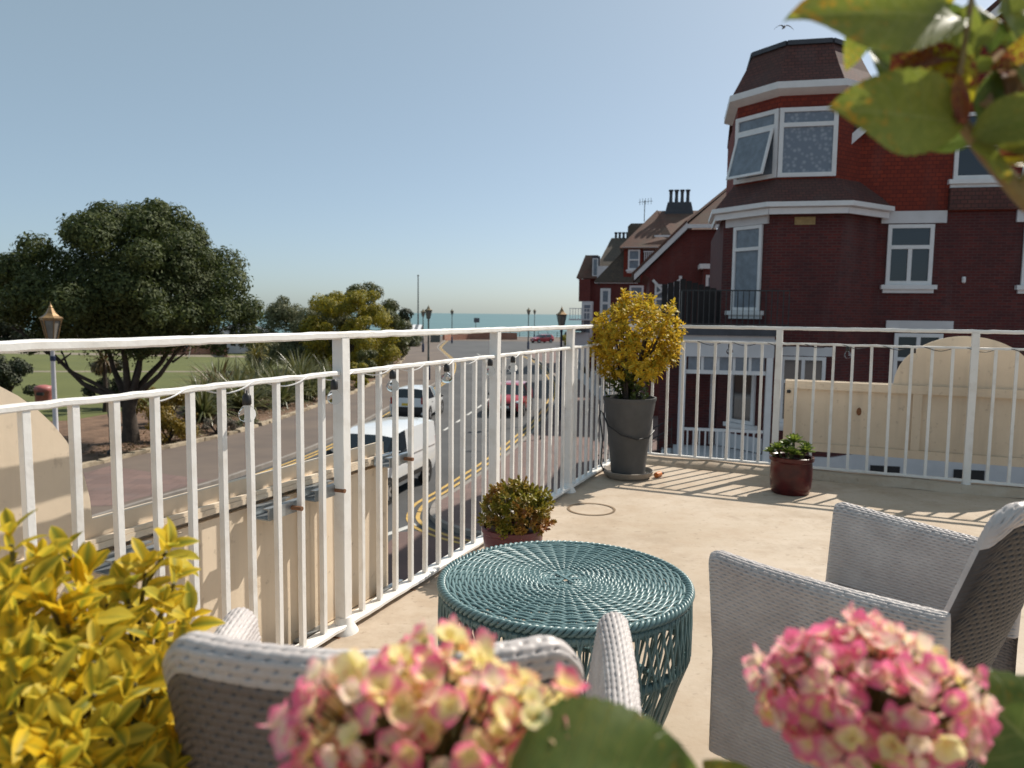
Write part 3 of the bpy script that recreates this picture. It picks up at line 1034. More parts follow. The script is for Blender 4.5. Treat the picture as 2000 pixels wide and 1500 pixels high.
# ---- maroon pot with sedum
px, py = 0.012, 3.47
root = thing('maroon_pot', 'maroon round pot beside the street railing, behind the wicker table', 'pot', (px, py, 0))
MB().lathe((px, py, 0), [(.10, 0), (.108, .01), (.13, .08), (.139, .15), (.140, .185), (.146, .19), (.147, .21), (.138, .213), (.128, .2)], 36).build('pot', 'pot_maroon', root, R(35))
sed = thing('sedum', 'bushy green and rust coloured sedum mound in the maroon pot', 'plant', (px, py, .2))
MB().lathe((px, py, .19), [(.128, 0), (.06, .012), (.002, .015)], 20, cap=False).build('compost', 'compost', sed)
ST = [leaf_grid(0.021, 0.010, .4, dr, 3, 2, 0, .6, 1.3) for dr in (-.3, -.1, .1, .2)]
mats_ = []
rg = np.random.default_rng(5)
for k in range(420):
    d = rnd_unit(rg)
    if d.z < -.35: d.z = abs(d.z)
    rr = rg.uniform(.7, 1.03) * (1 + .09 * math.sin(d.x * 9 + 1) * math.cos(d.y * 8))
    tip = Vector((px + .02 + d.x * .172 * rr, py + d.y * .165 * rr, .255 + d.z * .165 * rr))
    ax = (d + Vector((0, 0, .6)) + rnd_unit(rg) * .35).normalized()
    e1 = ax.orthogonal().normalized()
    e2 = ax.cross(e1)
    for ring_ in range(3):
        for j in range(5):
            a = 2 * math.pi * (j + .5 * ring_) / 5
            el = R(28 + 24 * ring_)
            dd = ax * math.cos(el) + (e1 * math.cos(a) + e2 * math.sin(a)) * math.sin(el)
            mats_.append((min(ring_, 3), frame(tip - ax * .007 * ring_, dd, ax, rg.uniform(.8, 1.25))))
join_instances('foliage', ST, mats_, 'sedum', sed)
stm = MB()
for k in range(26):
    d = rnd_unit(rg)
    d.z = abs(d.z)
    stm.tube([(px + d.x * .05, py + d.y * .05, .195), (px + d.x * .145, py + d.y * .145, .245 + d.z * .13)], .004, 5)
stm.build('stem', 'twig', sed, SM)

# ================================================================== WICKER TABLE
M['teal'] = mat('teal resin wicker', (0.15, 0.24, 0.245, 1), 0.34, c2=(0.105, 0.185, 0.192, 1), scale=14, spec=0.5)
tx, ty, tz = 0.155, 2.09, 0.45
root = thing('wicker_table', 'round teal wicker side table standing on the terrace floor', 'table', (tx, ty, 0))


def strand_mesh(name, lines_, r, parent, mt, n=5, flat=1.0, closed=False):
    """many thin strands as one mesh; lines_ is a list of (k,3) arrays"""
    o_ = np.array(off_of(parent))
    VV, FF, base = [], [], 0
    ang = np.arange(n) * 2 * np.pi / n
    for L in lines_:
        L = np.asarray(L, float)
        if closed:
            d = np.roll(L, -1, 0) - np.roll(L, 1, 0)
        else:
            d = np.gradient(L, axis=0)
        d /= np.linalg.norm(d, axis=1)[:, None] + 1e-9
        upz = np.where(np.abs(d[:, 2:3]) > .9, np.array([[1., 0, 0]]), np.array([[0, 0, 1.]]))
        s = np.cross(d, upz)
        s /= np.linalg.norm(s, axis=1)[:, None] + 1e-9
        u2 = np.cross(s, d)
        ring_ = L[:, None] + r * (s[:, None] * np.cos(ang)[None, :, None] + u2[:, None] * (np.sin(ang) * flat)[None, :, None])
        k = len(L)
        i = np.arange(k if closed else k - 1)
        j = np.arange(n)
        a = (i[:, None] * n + j[None])
        b_ = (i[:, None] * n + (j[None] + 1) % n)
        c_ = (((i[:, None] + 1) % k) * n + (j[None] + 1) % n)
        d_ = (((i[:, None] + 1) % k) * n + j[None])
        FF.append(np.stack([a, b_, c_, d_], -1).reshape(-1, 4) + base)
        VV.append(ring_.reshape(-1, 3) - o_)
        base += k * n
    me = fast_mesh(name, np.concatenate(VV), np.concatenate(FF), True)
    return link_mesh(name, me, mt, parent)


NS = 44
ringsL = []
rad = np.concatenate([np.linspace(.022, .075, 8), np.arange(.083, .338, .0086)])
for k, r_ in enumerate(rad):
    th = np.linspace(0, 2 * np.pi, 45 if r_ < .06 else 177)[:-1]
    nsp = NS if r_ > .075 else NS // 2
    amp = .0032 if r_ > .075 else .002
    rr = r_ + .0006 * np.sin(th * 5 + k)
    z = tz + amp * np.cos(nsp / 2 * th + math.pi * k) + .001 * np.sin(3 * th + k)
    ringsL.append(np.stack([tx + rr * np.cos(th), ty + rr * np.sin(th), z], 1))
big_ = strand_mesh('top_weave', [L for L in ringsL if len(L) > 50], .0043, root, 'teal', 6, .75, True)
big_['kind'] = 'stuff'
sm_ = strand_mesh('centre_weave', [L for L in ringsL if len(L) <= 50], .0037, root, 'teal', 6, .75, True)
sm_['kind'] = 'stuff'
sp = []
for k in range(NS):
    a = 2 * math.pi * k / NS
    r_ = np.linspace(.012 if k % 2 else .05, .345, 24)
    for da in (-.0035, .0035):
        ca, sa = math.cos(a), math.sin(a)
        sp.append(np.stack([tx + r_ * ca - sa * da, ty + r_ * sa + ca * da, np.full(24, tz - .0005)], 1))
so_ = strand_mesh('spokes', sp, .0034, root, 'teal', 5, .8)
so_['kind'] = 'stuff'
for k in range(3):
    MB().box((tx, ty, tz + .0035 + .0022 * k), (.09, .008, .003), k * math.pi / 3).build('centre_knot', 'teal', root)
# braided rim
rim = []
for ph in (0, 2 * math.pi / 3, 4 * math.pi / 3):
    th = np.linspace(0, 2 * np.pi, 481)[:-1]
    rim.append(np.stack([tx + (.348 + .008 * np.cos(40 * th + ph)) * np.cos(th), ty + (.348 + .008 * np.cos(40 * th + ph)) * np.sin(th), tz - .004 + .008 * np.sin(40 * th + ph)], 1))
strand_mesh('rim_braid', rim, .0055, root, 'teal', 6, 1, True)
def ringtube(name, r_, z, tr, n=72, wraps=90):
    th = np.linspace(0, 2 * np.pi, 361)[:-1]
    o_ = strand_mesh(name, [np.stack([tx + r_ * np.cos(th), ty + r_ * np.sin(th), np.full(360, z)], 1)], tr, root, 'teal', 10, 1, True)
    th = np.linspace(0, 2 * np.pi, wraps * 10 + 1)[:-1]
    w_ = strand_mesh('wrapping', [np.stack([tx + (r_ + tr * np.cos(wraps * th)) * np.cos(th), ty + (r_ + tr * np.cos(wraps * th)) * np.sin(th), z + tr * np.sin(wraps * th)], 1)], .0032, o_, 'teal', 5, 1, True)
    w_['kind'] = 'stuff'
    return o_
ringtube('top_ring', .343, tz - .028, .011)
ringtube('middle_ring', .342, .275, .012)
ringtube('lower_ring', .292, .12, .009)
ringtube('base_ring', .255, .014, .012)
side = []
for k in range(150):
    a = 2 * math.pi * k / 150
    tw = (.10 if k % 2 else -.10) + rng.normal(0, .015)
    q = []
    for z, r_, f in ((tz - .02, .352, 0), (.36, .354, .4), (.275, .353, 1), (.2, .326, 1.3), (.12, .301, 1.5), (.06, .279, 1.4), (.01, .262, 1.2)):
        aa = a + tw * f
        q.append((tx + r_ * math.cos(aa), ty + r_ * math.sin(aa), z))
    side.append(q)
o_ = strand_mesh('side_strands', side, .0036, root, 'teal', 5)
o_['kind'] = 'stuff'
for k in range(4):
    a = math.pi / 4 + k * math.pi / 2 + .3
    MB().tube([(tx + r_ * math.cos(a), ty + r_ * math.sin(a), z) for r_, z in ((.335, tz - .03), (.335, .275), (.285, .12), (.245, .002))], .011, 8).build('leg', 'teal', root, SM)

# ================================================================== WICKER CHAIRS
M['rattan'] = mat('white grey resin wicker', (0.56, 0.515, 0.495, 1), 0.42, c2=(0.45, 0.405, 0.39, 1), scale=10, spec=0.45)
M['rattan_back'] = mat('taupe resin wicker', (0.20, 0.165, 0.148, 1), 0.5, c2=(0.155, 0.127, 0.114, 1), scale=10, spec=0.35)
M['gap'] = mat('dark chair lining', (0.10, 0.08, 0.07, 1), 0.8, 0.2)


def weave_sheet(name, fn, A, B, parent, h=0.0115, w=0.0215, per=6, perb=5, th=0.0020, dark=None):
    """woven strip surface over fn(a,b)->(point, normal, fade); a runs along the rows"""
    na, nb = int(round(A / w)) * per, int(round(B / h)) * perb
    w, h = A / (na / per), B / (nb / perb)
    a = np.linspace(0, A, na + 1)
    b_ = np.linspace(0, B, nb + 1)
    AA, BB = np.meshgrid(a, b_, indexing='ij')
    P, N, fade = fn(AA, BB)
    fa = AA / w
    kb = np.floor(BB / h + 1e-6)
    fb = BB / h - kb
    par_ = np.where(kb % 2 == 0, 0.0, 0.5)
    # strands: rounded across, bulging where they pass over a stake, dipping where they pass under
    prof = np.sqrt(np.clip(1 - (2 * fb - 1) ** 2, 0, 1))
    ph_ = fa + par_
    dip = np.abs(ph_ - np.round(ph_))              # 0 where the strand goes under
    over = np.clip(dip / .22, 0, 1) ** .7
    row = th * (.45 * prof + .75 * over * (.4 + .6 * prof))
    edge = (fb < .12) | (fb > .88)
    pit = edge & (dip < .10)
    row = row - th * (.35 * edge + 3.4 * pit)
    rj = np.random.default_rng(3)
    jit = rj.uniform(.72, 1.28, (int(kb.max()) + 2, int(fa.max()) + 2))
    row = row * jit[kb.astype(int), np.floor(ph_).astype(int).clip(0, jit.shape[1] - 1)]
    P = P + N * (row * fade)[..., None]
    V = P.reshape(-1, 3)
    i = np.arange(na)[:, None]
    j = np.arange(nb)[None]
    q = i * (nb + 1) + j
    F_ = np.stack([q, q + nb + 1, q + nb + 2, q + 1], -1).reshape(-1, 4)
    me = fast_mesh(name, V, F_, True)
    o_ = link_mesh(name, me, 'rattan', parent)
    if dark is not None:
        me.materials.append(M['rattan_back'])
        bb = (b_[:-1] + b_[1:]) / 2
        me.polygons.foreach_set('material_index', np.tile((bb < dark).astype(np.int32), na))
    return o_


def make_chair(label):
    root = thing('wicker_armchair', label, 'armchair', (0, 0, 0), 'wicker armchairs on the terrace')
    zin, zout = 0.40, 0.13

    def shell(plan, ztop, A, lean, flare_dir=None, T2=.027):
        """cross-section: up the outer side, over the rim, down the inner side"""
        hmax = 0.75
        B = (hmax - zout) + math.pi * T2 + (hmax - zin)
        def fn(AA, BB):
            x, y, nx, ny, edge = plan(AA)
            zt = ztop(AA)
            l1 = (zt - T2 - zout)
            l2 = math.pi * T2
            l3 = (zt - T2 - zin)
            tot = l1 + l2 + l3
            b_ = BB / B * tot
            th = np.clip((b_ - l1) / T2, 0, np.pi)
            z = np.where(b_ < l1, zout + b_, np.where(b_ < l1 + l2, zt - T2 + T2 * np.sin(th), zt - T2 - (b_ - l1 - l2)))
            offn = np.where(b_ < l1, 1., np.where(b_ < l1 + l2, np.cos(th), -1.)) * T2 * edge
            flare = lean * np.clip(z - .38, 0, 1)
            P = np.stack([x + nx * offn + (nx * flare if flare_dir is None else 0), y + ny * offn + (ny * flare if flare_dir is None else -flare), z], -1)
            nz = np.where((b_ >= l1) & (b_ < l1 + l2), np.sin(th), 0)
            nn_ = np.where(b_ < l1, 1., np.where(b_ < l1 + l2, np.cos(th), -1.))
            N = np.stack([nx * nn_, ny * nn_, nz], -1)
            return P, N, np.minimum(1, edge * 1.2)
        return fn, B

    # backrest
    Ab = 0.50
    def planb(a):
        t_ = a / Ab * 2 - 1
        ang = t_ * R(30)
        r_ = Ab / 2 / R(30)
        x = r_ * np.sin(ang)
        y = -0.165 + r_ * (1 - np.cos(ang))
        e = np.sqrt(np.clip(1 - np.clip((np.abs(t_) - .93) / .07, 0, 1) ** 2, 0.0, 1))
        return x, y, np.sin(ang), -np.cos(ang), e
    ztb = lambda a: 0.84 - 0.05 * np.clip((np.abs(a / Ab * 2 - 1) - .80) / .20, 0, 1) ** 2.2
    fn, B = shell(planb, ztb, Ab, .33, 'back', .021)
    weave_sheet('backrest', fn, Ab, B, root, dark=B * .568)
    # arms
    for sgn in (-1, 1):
        Aa = 0.51
        def plana(a, sgn=sgn):
            t_ = a / Aa
            y = -0.195 + a
            x = sgn * (0.272 + 0.045 * np.sin(np.clip(t_, 0, 1) * 1.5))
            e = np.sqrt(np.clip(1 - np.clip((np.abs(t_ - .5) - .455) / .045, 0, 1) ** 2, 0.0, 1))
            return x, y, np.full_like(a, sgn * 1.0), np.zeros_like(a), e
        zta = lambda a: 0.62 + 0.025 * (a / .51) ** 2 - 0.015 * np.clip((a / .51 - .93) / .07, 0, 1) ** 2
        fn, B = shell(plana, zta, Aa, .14)
        weave_sheet('armrest', fn, Aa, B, root)
    # seat
    sx = np.linspace
    def fseat(AA, BB):
        x = AA - .28
        y = BB - .14
        P = np.stack([x * (1 - .0 * y), y, .41 - .018 * np.exp(-((x / .2) ** 2 + (y / .2) ** 2))], -1)
        N = np.zeros_like(P)
        N[..., 2] = 1
        return P, N, 1.0
    weave_sheet('seat', fseat, .56, .425, root)
    def ffront(AA, BB):
        P = np.stack([AA - .28, np.full_like(AA, .285), .13 + BB], -1)
        N = np.zeros_like(P)
        N[..., 1] = 1
        return P, N, 1.0
    weave_sheet('front_apron', ffront, .56, .28, root)
    MB().box((0, .08, .38), (.50, .36, .02)).build('seat_frame', 'gap', root)
    for x, y in ((-.22, -.09), (.22, -.09), (-.255, .25), (.255, .25)):
        lg = MB().tube([(x, y, .0), (x, y, .39)], [.018, .022], 10).build('leg', 'rattan', root, SM)
        MB().lathe((x, y, 0), [(.02, .0005), (.021, .012), (.019, .02)], 12).build('foot_cap', 'gap', lg)
    return root


chair1 = make_chair('pale wicker armchair turned towards the teal table, its back nearest the viewer')
chair1.location = (-0.155, 1.09, 0)
chair2 = copy_thing(chair1, (0.955, 1.80, 0), R(44), 'pale wicker armchair seen from its side, to the right of the teal table')
M['rattan_back_shaded'] = mat('shaded taupe resin wicker', (0.075, 0.066, 0.064, 1), 0.5, c2=(0.055, 0.048, 0.046, 1), scale=10, spec=0.3)  # same taupe wicker, darkened: shade on the right chair's back put into the colour
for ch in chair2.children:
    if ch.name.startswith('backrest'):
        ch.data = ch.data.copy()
        ch.data.materials[1] = M['rattan_back_shaded']

# ================================================================== VEHICLES
def loft_car(stations, root, paint, glass_cells, trim_cells=()):
    """stations rear to front: (x, zlow, zmid, hw, zbelt, hwr, zedge, ztop). cells are (station, strip) pairs"""
    rings = []
    for x, zl, zm, hw, zb, hr, ze, zt in stations:
        half = [(hw * .90, zl), (hw, zm), (hw * .965, zb), (hr, ze), (hr * .55, zt)]
        ring_ = [(x, -y, z) for y, z in half] + [(x, y, z) for y, z in half[::-1]]
        rings.append(ring_)
    n = 10
    parts = {'body': MB(), 'window': MB(), 'trim': MB()}
    idx = {0: 0, 1: 1, 2: 2, 3: 3, 4: 4, 5: 3, 6: 2, 7: 1, 8: 0}
    for i in range(len(rings) - 1):
        for k in range(9):
            key = (i, idx[k])
            nm = 'window' if key in glass_cells else ('trim' if key in trim_cells else 'body')
            a, b_ = rings[i], rings[i + 1]
            parts[nm].add([a[k], b_[k], b_[k + 1], a[k + 1]], [(0, 1, 2, 3)])
        parts['trim'].add([rings[i][0], rings[i][9], rings[i + 1][9], rings[i + 1][0]], [(0, 1, 2, 3)])
    parts['trim'].add(rings[0], [tuple(range(n))])
    parts['body'].add(rings[-1], [tuple(range(n - 1, -1, -1))])
    for mb in parts.values():            # weld
        seen, mp, nv = {}, [], []
        for p in mb.v:
            key = tuple(round(c_, 5) for c_ in p)
            if key not in seen:
                seen[key] = len(nv)
                nv.append(p)
            mp.append(seen[key])
        mb.v = nv
        mb.f = [tuple(mp[i] for i in f) for f in mb.f]
    bo = parts['body'].build('body', paint, root, R(38))
    parts['window'].build('window', 'carglass', root, R(25))
    parts['trim'].build('underbody', 'carblack', root, R(25))
    return bo


def wheels(root, xs, hw, r_=0.32):
    for x in xs:
        for s in (-1, 1):
            w_ = MB()
            prof = [(r_ * .62, .0), (r_ * .9, .0), (r_, .03), (r_, .17), (r_ * .9, .2), (r_ * .62, .2)]
            V, n = [], 20
            for rr, d in prof:
                for k in range(n):
                    a = 2 * math.pi * k / n
                    V.append((x + rr * math.cos(a), s * (hw + .015 - d), r_ + rr * math.sin(a)))
            F_ = [(i * n + k, i * n + (k + 1) % n, (i + 1) * n + (k + 1) % n, (i + 1) * n + k) for i in range(len(prof) - 1) for k in range(n)]
            w_.add(V, F_)
            wo = w_.build('wheel', 'rubber', root, SM)
            h_ = MB()
            y0 = s * (hw - .005)
            for k in range(5):
                a = 2 * math.pi * k / 5
                h_.bar((x, y0, r_), (x + r_ * .62 * math.cos(a), y0, r_ + r_ * .62 * math.sin(a)), .09, .03, (0, 1, 0))
            h_.tube([(x, y0 - s * .03, r_), (x, y0 + s * .02, r_)], .07, 10)
            V = []
            for rr, d in ((r_ * .6, 0), (r_ * .66, .012), (r_ * .66, .08), (r_ * .6, .08)):
                for k in range(n):
                    a = 2 * math.pi * k / n
                    V.append((x + rr * math.cos(a), s * (hw + .016 - d), r_ + rr * math.sin(a)))
            h_.add(V, [(i * n + k, i * n + (k + 1) % n, (i + 1) * n + (k + 1) % n, (i + 1) * n + k) for i in range(3) for k in range(n)])
            h_.build('rim', 'alloy', wo)
            ar = MB()
            V = []
            for k in range(n):
                a = 2 * math.pi * k / n
                V.append((x + r_ * 1.18 * math.cos(a), s * (hw + .004), r_ + .02 + r_ * 1.18 * math.sin(a)))
            ar.add(V, [tuple(range(n)) if s < 0 else tuple(range(n - 1, -1, -1))])
            ar.build('wheel_arch', 'carblack', root)


def hatchback(name, label, paint, loc, rz, L=4.1, W=1.78, H=1.50, group=None):
    root = thing(name, label, 'car', (0, 0, 0), group)
    hw = W / 2
    k = H / 1.5
    l = L / 4.1
    S = [(-2.05 * l, .38, .5, hw * .78, .62, hw * .74, .66, .68),
         (-2.02 * l, .30, .55, hw * .93, .93 * k, hw * .86, .97 * k, 1.0 * k),
         (-1.97 * l, .28, .58, hw * .97, .98 * k, hw * .80, 1.06 * k, 1.08 * k),
         (-1.70 * l, .26, .58, hw, 1.02 * k, hw * .70, 1.42 * k, 1.46 * k),
         (-1.50 * l, .24, .58, hw, 1.01 * k, hw * .71, 1.44 * k, 1.49 * k),
         (-1.05 * l, .24, .58, hw, .99 * k, hw * .72, 1.45 * k, 1.50 * k),
         (-.28 * l, .24, .58, hw, .96 * k, hw * .72, 1.45 * k, 1.50 * k),
         (-.20 * l, .24, .58, hw, .96 * k, hw * .72, 1.45 * k, 1.50 * k),
         (.32 * l, .24, .58, hw, .94 * k, hw * .70, 1.41 * k, 1.46 * k),
         (.42 * l, .24, .58, hw, .94 * k, hw * .69, 1.38 * k, 1.43 * k),
         (1.08 * l, .24, .58, hw, .92 * k, hw * .80, .97 * k, 1.0 * k),
         (1.35 * l, .24, .58, hw * .98, .88 * k, hw * .78, .92 * k, .95 * k),
         (1.85 * l, .26, .55, hw * .93, .76 * k, hw * .70, .81 * k, .83 * k),
         (2.02 * l, .30, .5, hw * .84, .64, hw * .66, .70, .71),
         (2.06 * l, .34, .48, hw * .78, .56, hw * .62, .58, .58)]
    glass = {(2, 3), (2, 4), (4, 2), (5, 2), (7, 2), (8, 2), (9, 2), (9, 3), (9, 4)}
    loft_car(S, root, paint, glass)
    wheels(root, (-1.28 * l, 1.30 * l), hw, .315)
    for s in (-1, 1):
        MB().ball((1.88 * l, s * hw * .72, .72), .16, 12, 8, (.8, .9, .5)).build('headlight', 'headlamp', root, R(60))
        MB().box((-1.985 * l, s * hw * .80, .98), (.10, .16, .30)).build('tail_light', 'taillamp', root)
        MB().ball((.62 * l, s * (hw + .09), .98), .11, 10, 7, (.6, 1, .75)).build('wing_mirror', 'carblack', root, R(60))
        for dx in (.1, -.75):
            MB().box((dx, s * (hw * .985), .82), (.16, .03, .03)).build('door_handle', 'carblack', root)
    MB().box((2.055 * l, 0, .62), (.03, W * .52, .09)).build('grille', 'carblack', root)
    MB().box((2.03 * l, 0, .40), (.06, W * .7, .13)).build('lower_grille', 'carblack', root)
    MB().box((2.075 * l, 0, .50), (.02, .52, .11)).build('number_plate', 'plate_w', root)
    MB().box((-2.062 * l, 0, .60), (.03, W * .8, .22)).build('rear_bumper', 'carblack', root)
    MB().box((-2.045 * l, 0, .82), (.03, .52, .11)).build('number_plate', 'plate_y', root)
    root.location = loc
    root.rotation_euler = (0, 0, rz)
    return root


def heading(dx, dy):
    return math.atan2(dy, dx)


hatchback('parked_car', 'white hatchback with dark rear window parked beside the left kerb, seen from behind', 'carwhite', (-4.55, 36.6, RZ), heading(.12, 1), 4.15, 1.80, 1.55)
hatchback('moving_car', 'dark red car driving towards the viewer in the right lane', 'carred', (-0.05, 38.6, RZ), heading(-.17, -1), 4.0, 1.78, 1.52)
hatchback('distant_car', 'bright red car at the far junction near the sea front', 'carred', (5.2, 134, RZ), heading(-.8, -.6), 4.2, 1.8, 1.5)
hatchback('far_car', 'silver car behind the hedge at the right end of the sea front', 'carsilver', (12.5, 136.5, RZ), heading(-1, -.1), 4.3, 1.8, 1.45)


def panel_van(label, loc, rz):
    root = thing('panel_van', label, 'van', (0, 0, 0))
    hw = .90
    S = [(-2.2, .40, .6, hw * .90, 1.2, hw * .84, 1.62, 1.66),
         (-2.17, .34, .6, hw * .98, 1.2, hw * .88, 1.74, 1.79),
         (-2.05, .32, .6, hw, 1.2, hw * .88, 1.78, 1.84),
         (-1.2, .30, .6, hw, 1.18, hw * .89, 1.80, 1.86),
         (-.05, .30, .6, hw, 1.16, hw * .89, 1.80, 1.86),
         (.05, .30, .6, hw, 1.14, hw * .88, 1.79, 1.85),
         (.72, .30, .6, hw, 1.10, hw * .84, 1.72, 1.78),
         (.82, .30, .6, hw, 1.09, hw * .83, 1.69, 1.74),
         (1.42, .30, .6, hw, 1.04, hw * .84, 1.13, 1.16),
         (1.72, .32, .58, hw * .97, .98, hw * .78, 1.02, 1.05),
         (2.10, .34, .55, hw * .88, .82, hw * .66, .86, .88),
         (2.2, .38, .5, hw * .78, .62, hw * .6, .64, .65)]
    glass = {(5, 2), (6, 2), (7, 2), (7, 3), (7, 4)}
    loft_car(S, root, 'carwhite', glass)
    wheels(root, (-1.35, 1.38), hw, .33)
    for s in (-1, 1):
        MB().ball((1.95, s * hw * .74, .82), .16, 12, 8, (.8, .9, .8)).build('headlight', 'headlamp', root, R(60))
        MB().ball((.98, s * (hw + .12), 1.14), .14, 10, 7, (.55, .8, 1.1)).build('wing_mirror', 'carblack', root, R(60))
        MB().box((-2.17, s * hw * .90, 1.05), (.08, .10, .5)).build('tail_light', 'taillamp', root)
        MB().box((0, s * (hw + .003), .52), (2.05, .03, .13)).build('side_trim', 'carblack', root)
        MB().box((.02, s * (hw * .995), .92), (.18, .03, .035)).build('door_handle', 'carblack', root)
        MB().box((-1.1, s * (hw * .992), 1.08), (1.9, .012, .012)).build('side_seam', 'kerb', root)
        MB().box((-.10, s * (hw * .992), 1.0), (.012, .012, .9)).build('door_seam', 'kerb', root)
    MB().tube([(.2, 0, 1.83), (.05, 0, 2.1)], .006, 5).build('aerial', 'carblack', root)
    MB().box((2.2, 0, .66), (.03, 1.0, .12)).build('grille', 'carblack', root)
    MB().box((2.21, 0, .50), (.02, .52, .11)).build('number_plate', 'plate_w', root)
    root.location = loc
    root.rotation_euler = (0, 0, rz)
    return root


panel_van('white panel van facing the viewer, standing just beyond the cream sign board', (-3.7, 21.0, RZ), heading(-.27, -1))

# ================================================================== LAMP POSTS
def lamp_post(label, loc, h, post_mat, cap_mat, k=1.0, base='navy', group='ornamental lamp posts along the street'):
    x, y, z = loc
    root = thing('street_lamp', label, 'street lamp', loc, group)
    MB().lathe(loc, [(.13 * k, 0), (.13 * k, .9), (.115 * k, .95), (.115 * k, 1.0), (.085 * k, 1.1)], 16).build('base', base, root, SM)
    MB().lathe((x, y, z + 1.08), [(.075 * k, 0), (.07 * k, .5), (.085 * k, .56), (.065 * k, .62), (.05 * k, h - 2.35), (.075 * k, h - 2.30), (.05 * k, h - 2.22), (.045 * k, h - 2.12)], 16).build('post', post_mat, root, SM)
    if post_mat == 'lampwhite':
        MB().lathe((x, y, z + h - 1.5), [(.060, 0), (.063, .02), (.063, .1), (.060, .12)], 16).build('band', 'navy', root)
    zl = z + h - 1.06
    fr = MB()
    n = 6
    rb, rtp = .11 * k, .235 * k
    hl = .56
    for i in range(n):
        a = 2 * math.pi * i / n + .3
        fr.bar((x + rb * math.cos(a), y + rb * math.sin(a), zl), (x + rtp * math.cos(a), y + rtp * math.sin(a), zl + hl), .022 * k, .022 * k)
    fr.lathe((x, y, zl - .05), [(.05 * k, 0), (.07 * k, .02), (.125 * k, .05), (.115 * k, .06)], 6, .3)
    fr.lathe((x, y, zl + hl), [(.24 * k, -.01), (.255 * k, .0), (.255 * k, .025), (.24 * k, .03)], 6, .3)
    fr.build('lantern_frame', cap_mat if post_mat == 'lampwhite' else 'lampgrey', root)
    MB().lathe((x, y, zl + .005), [(rb * .86, 0), (rtp * .9, hl - .01)], 6, .3).build('lantern_glass', 'lampglass', root)
    cp = MB()
    cp.lathe((x, y, zl + hl + .03), [(.275 * k, 0), (.28 * k, .02), (.19 * k, .07), (.115 * k, .14), (.075 * k, .22), (.05 * k, .27)], 6, .3)
    co_ = cp.build('cap', cap_mat, root)
    MB().lathe((x, y, zl + hl + .29), [(.03 * k, 0), (.05 * k, .03), (.03 * k, .06), (.012 * k, .09), (.006 * k, .16)], 8).build('finial', cap_mat, co_, SM)
    return root


M['lampgrey'] = mat('dull green grey lamp frame', (0.12, 0.13, 0.12, 1), 0.5, 0.3)
M['lampolive'] = mat('tarnished lamp cap', (0.22, 0.17, 0.09, 1), 0.5, 0.4, 6)
lamp_post('white lamp post with a gilt ogee cap in front of the spreading tree', (-11.3, 18.6, PZ), 5.12, 'lampwhite', 'copper', .96)
lamp_post('lamp post with a bronze cap on the right pavement beyond the golden shrub', (2.25, 35.0, PZ), 5.35, 'navy', 'copper', 1.0)
lamp_post('lamp post with navy foot on the left pavement beside the yellow lines', (-6.15, 55.5, PZ), 5.55, 'lampgrey', 'lampolive', 1.1)
lamp_post('lamp post close behind the nearer navy footed one on the left pavement', (-11.2, 95, PZ), 5.5, 'lampgrey', 'lampolive', 1.2)
lamp_post('slender lamp post before the sea, midway along the brick parapet', (-9.9, 124, PZ), 5.7, 'lampgrey', 'lampolive', 1.15)
lamp_post('left and larger one of the pair of lamp posts near the bright red car', (2.2, 106, PZ), 5.9, 'lampgrey', 'lampolive', 1.2)
lamp_post('right and smaller one of the pair of lamp posts near the bright red car', (4.1, 143, PZ), 6.0, 'lampgrey', 'lampolive', 1.15)

# flagpole
root = thing('flagpole', 'tall bare grey flagpole standing against the sky on the sea front', 'flagpole', (-16.3, 131, GZ))
MB().lathe((-16.3, 131, GZ), [(.14, 0), (.13, 3), (.11, 7), (.08, 11.3)], 10).build('pole', 'lampgrey', root, SM)
MB().ball((-16.3, 131, GZ + 11.38), .16, 10, 8).build('finial', 'lampgrey', root, SM)
MB().lathe((-16.3, 131, GZ), [(.4, 0), (.38, .3), (.2, .45)], 10).build('foot', 'lampgrey', root)

# ================================================================== HOUSES
def window_unit(root, p0, right, z0, z1, wd, out, frame_t=.07, cross=None, mull=(), mt='glass', depth=.10, sill=True, name='window'):
    """sash set 'depth' into its wall plane; p0 = left end of the opening on the wall plane, right = unit vector"""
    p0 = Vector((p0[0], p0[1], 0))
    rt_ = Vector(right).normalized()
    ot = Vector(out).normalized()
    upz = Vector((0, 0, 1))
    def blk(mb, a0, a1, za, zb_, o0, o1):
        c_ = p0 + rt_ * (a0 + a1) / 2 + ot * (o0 + o1) / 2 + upz * (za + zb_) / 2
        mb.box(c_, (a1 - a0, abs(o1 - o0), zb_ - za), ax=(rt_, ot, upz))
    g = MB()
    blk(g, .01, wd - .01, z0 + .01, z1 - .01, .015, .03)
    wo = g.build(name, mt, root)
    f = MB()
    t_ = frame_t
    blk(f, 0, t_, z0, z1, .012, .075)
    blk(f, wd - t_, wd, z0, z1, .012, .075)
    blk(f, t_, wd - t_, z1 - t_, z1, .014, .073)
    blk(f, t_, wd - t_, z0, z0 + t_, .014, .073)
    if cross is not None:
        blk(f, t_, wd - t_, cross - t_ * .5, cross + t_ * .5, .016, .085)
    for mx, za, zb_ in mull:
        blk(f, mx - t_ * .5, mx + t_ * .5, za, zb_, .018, .07)
    f.build('window_frame', 'woodwhite', wo)
    if sill:
        s = MB()
        blk(s, -.12, wd + .12, z0 - .12, z0 - .005, .0, .16)
        blk(s, -.06, wd + .06, z0 - .22, z0 - .121, .0, .08)
        s.build('sill', 'woodwhite', wo)
    return wo


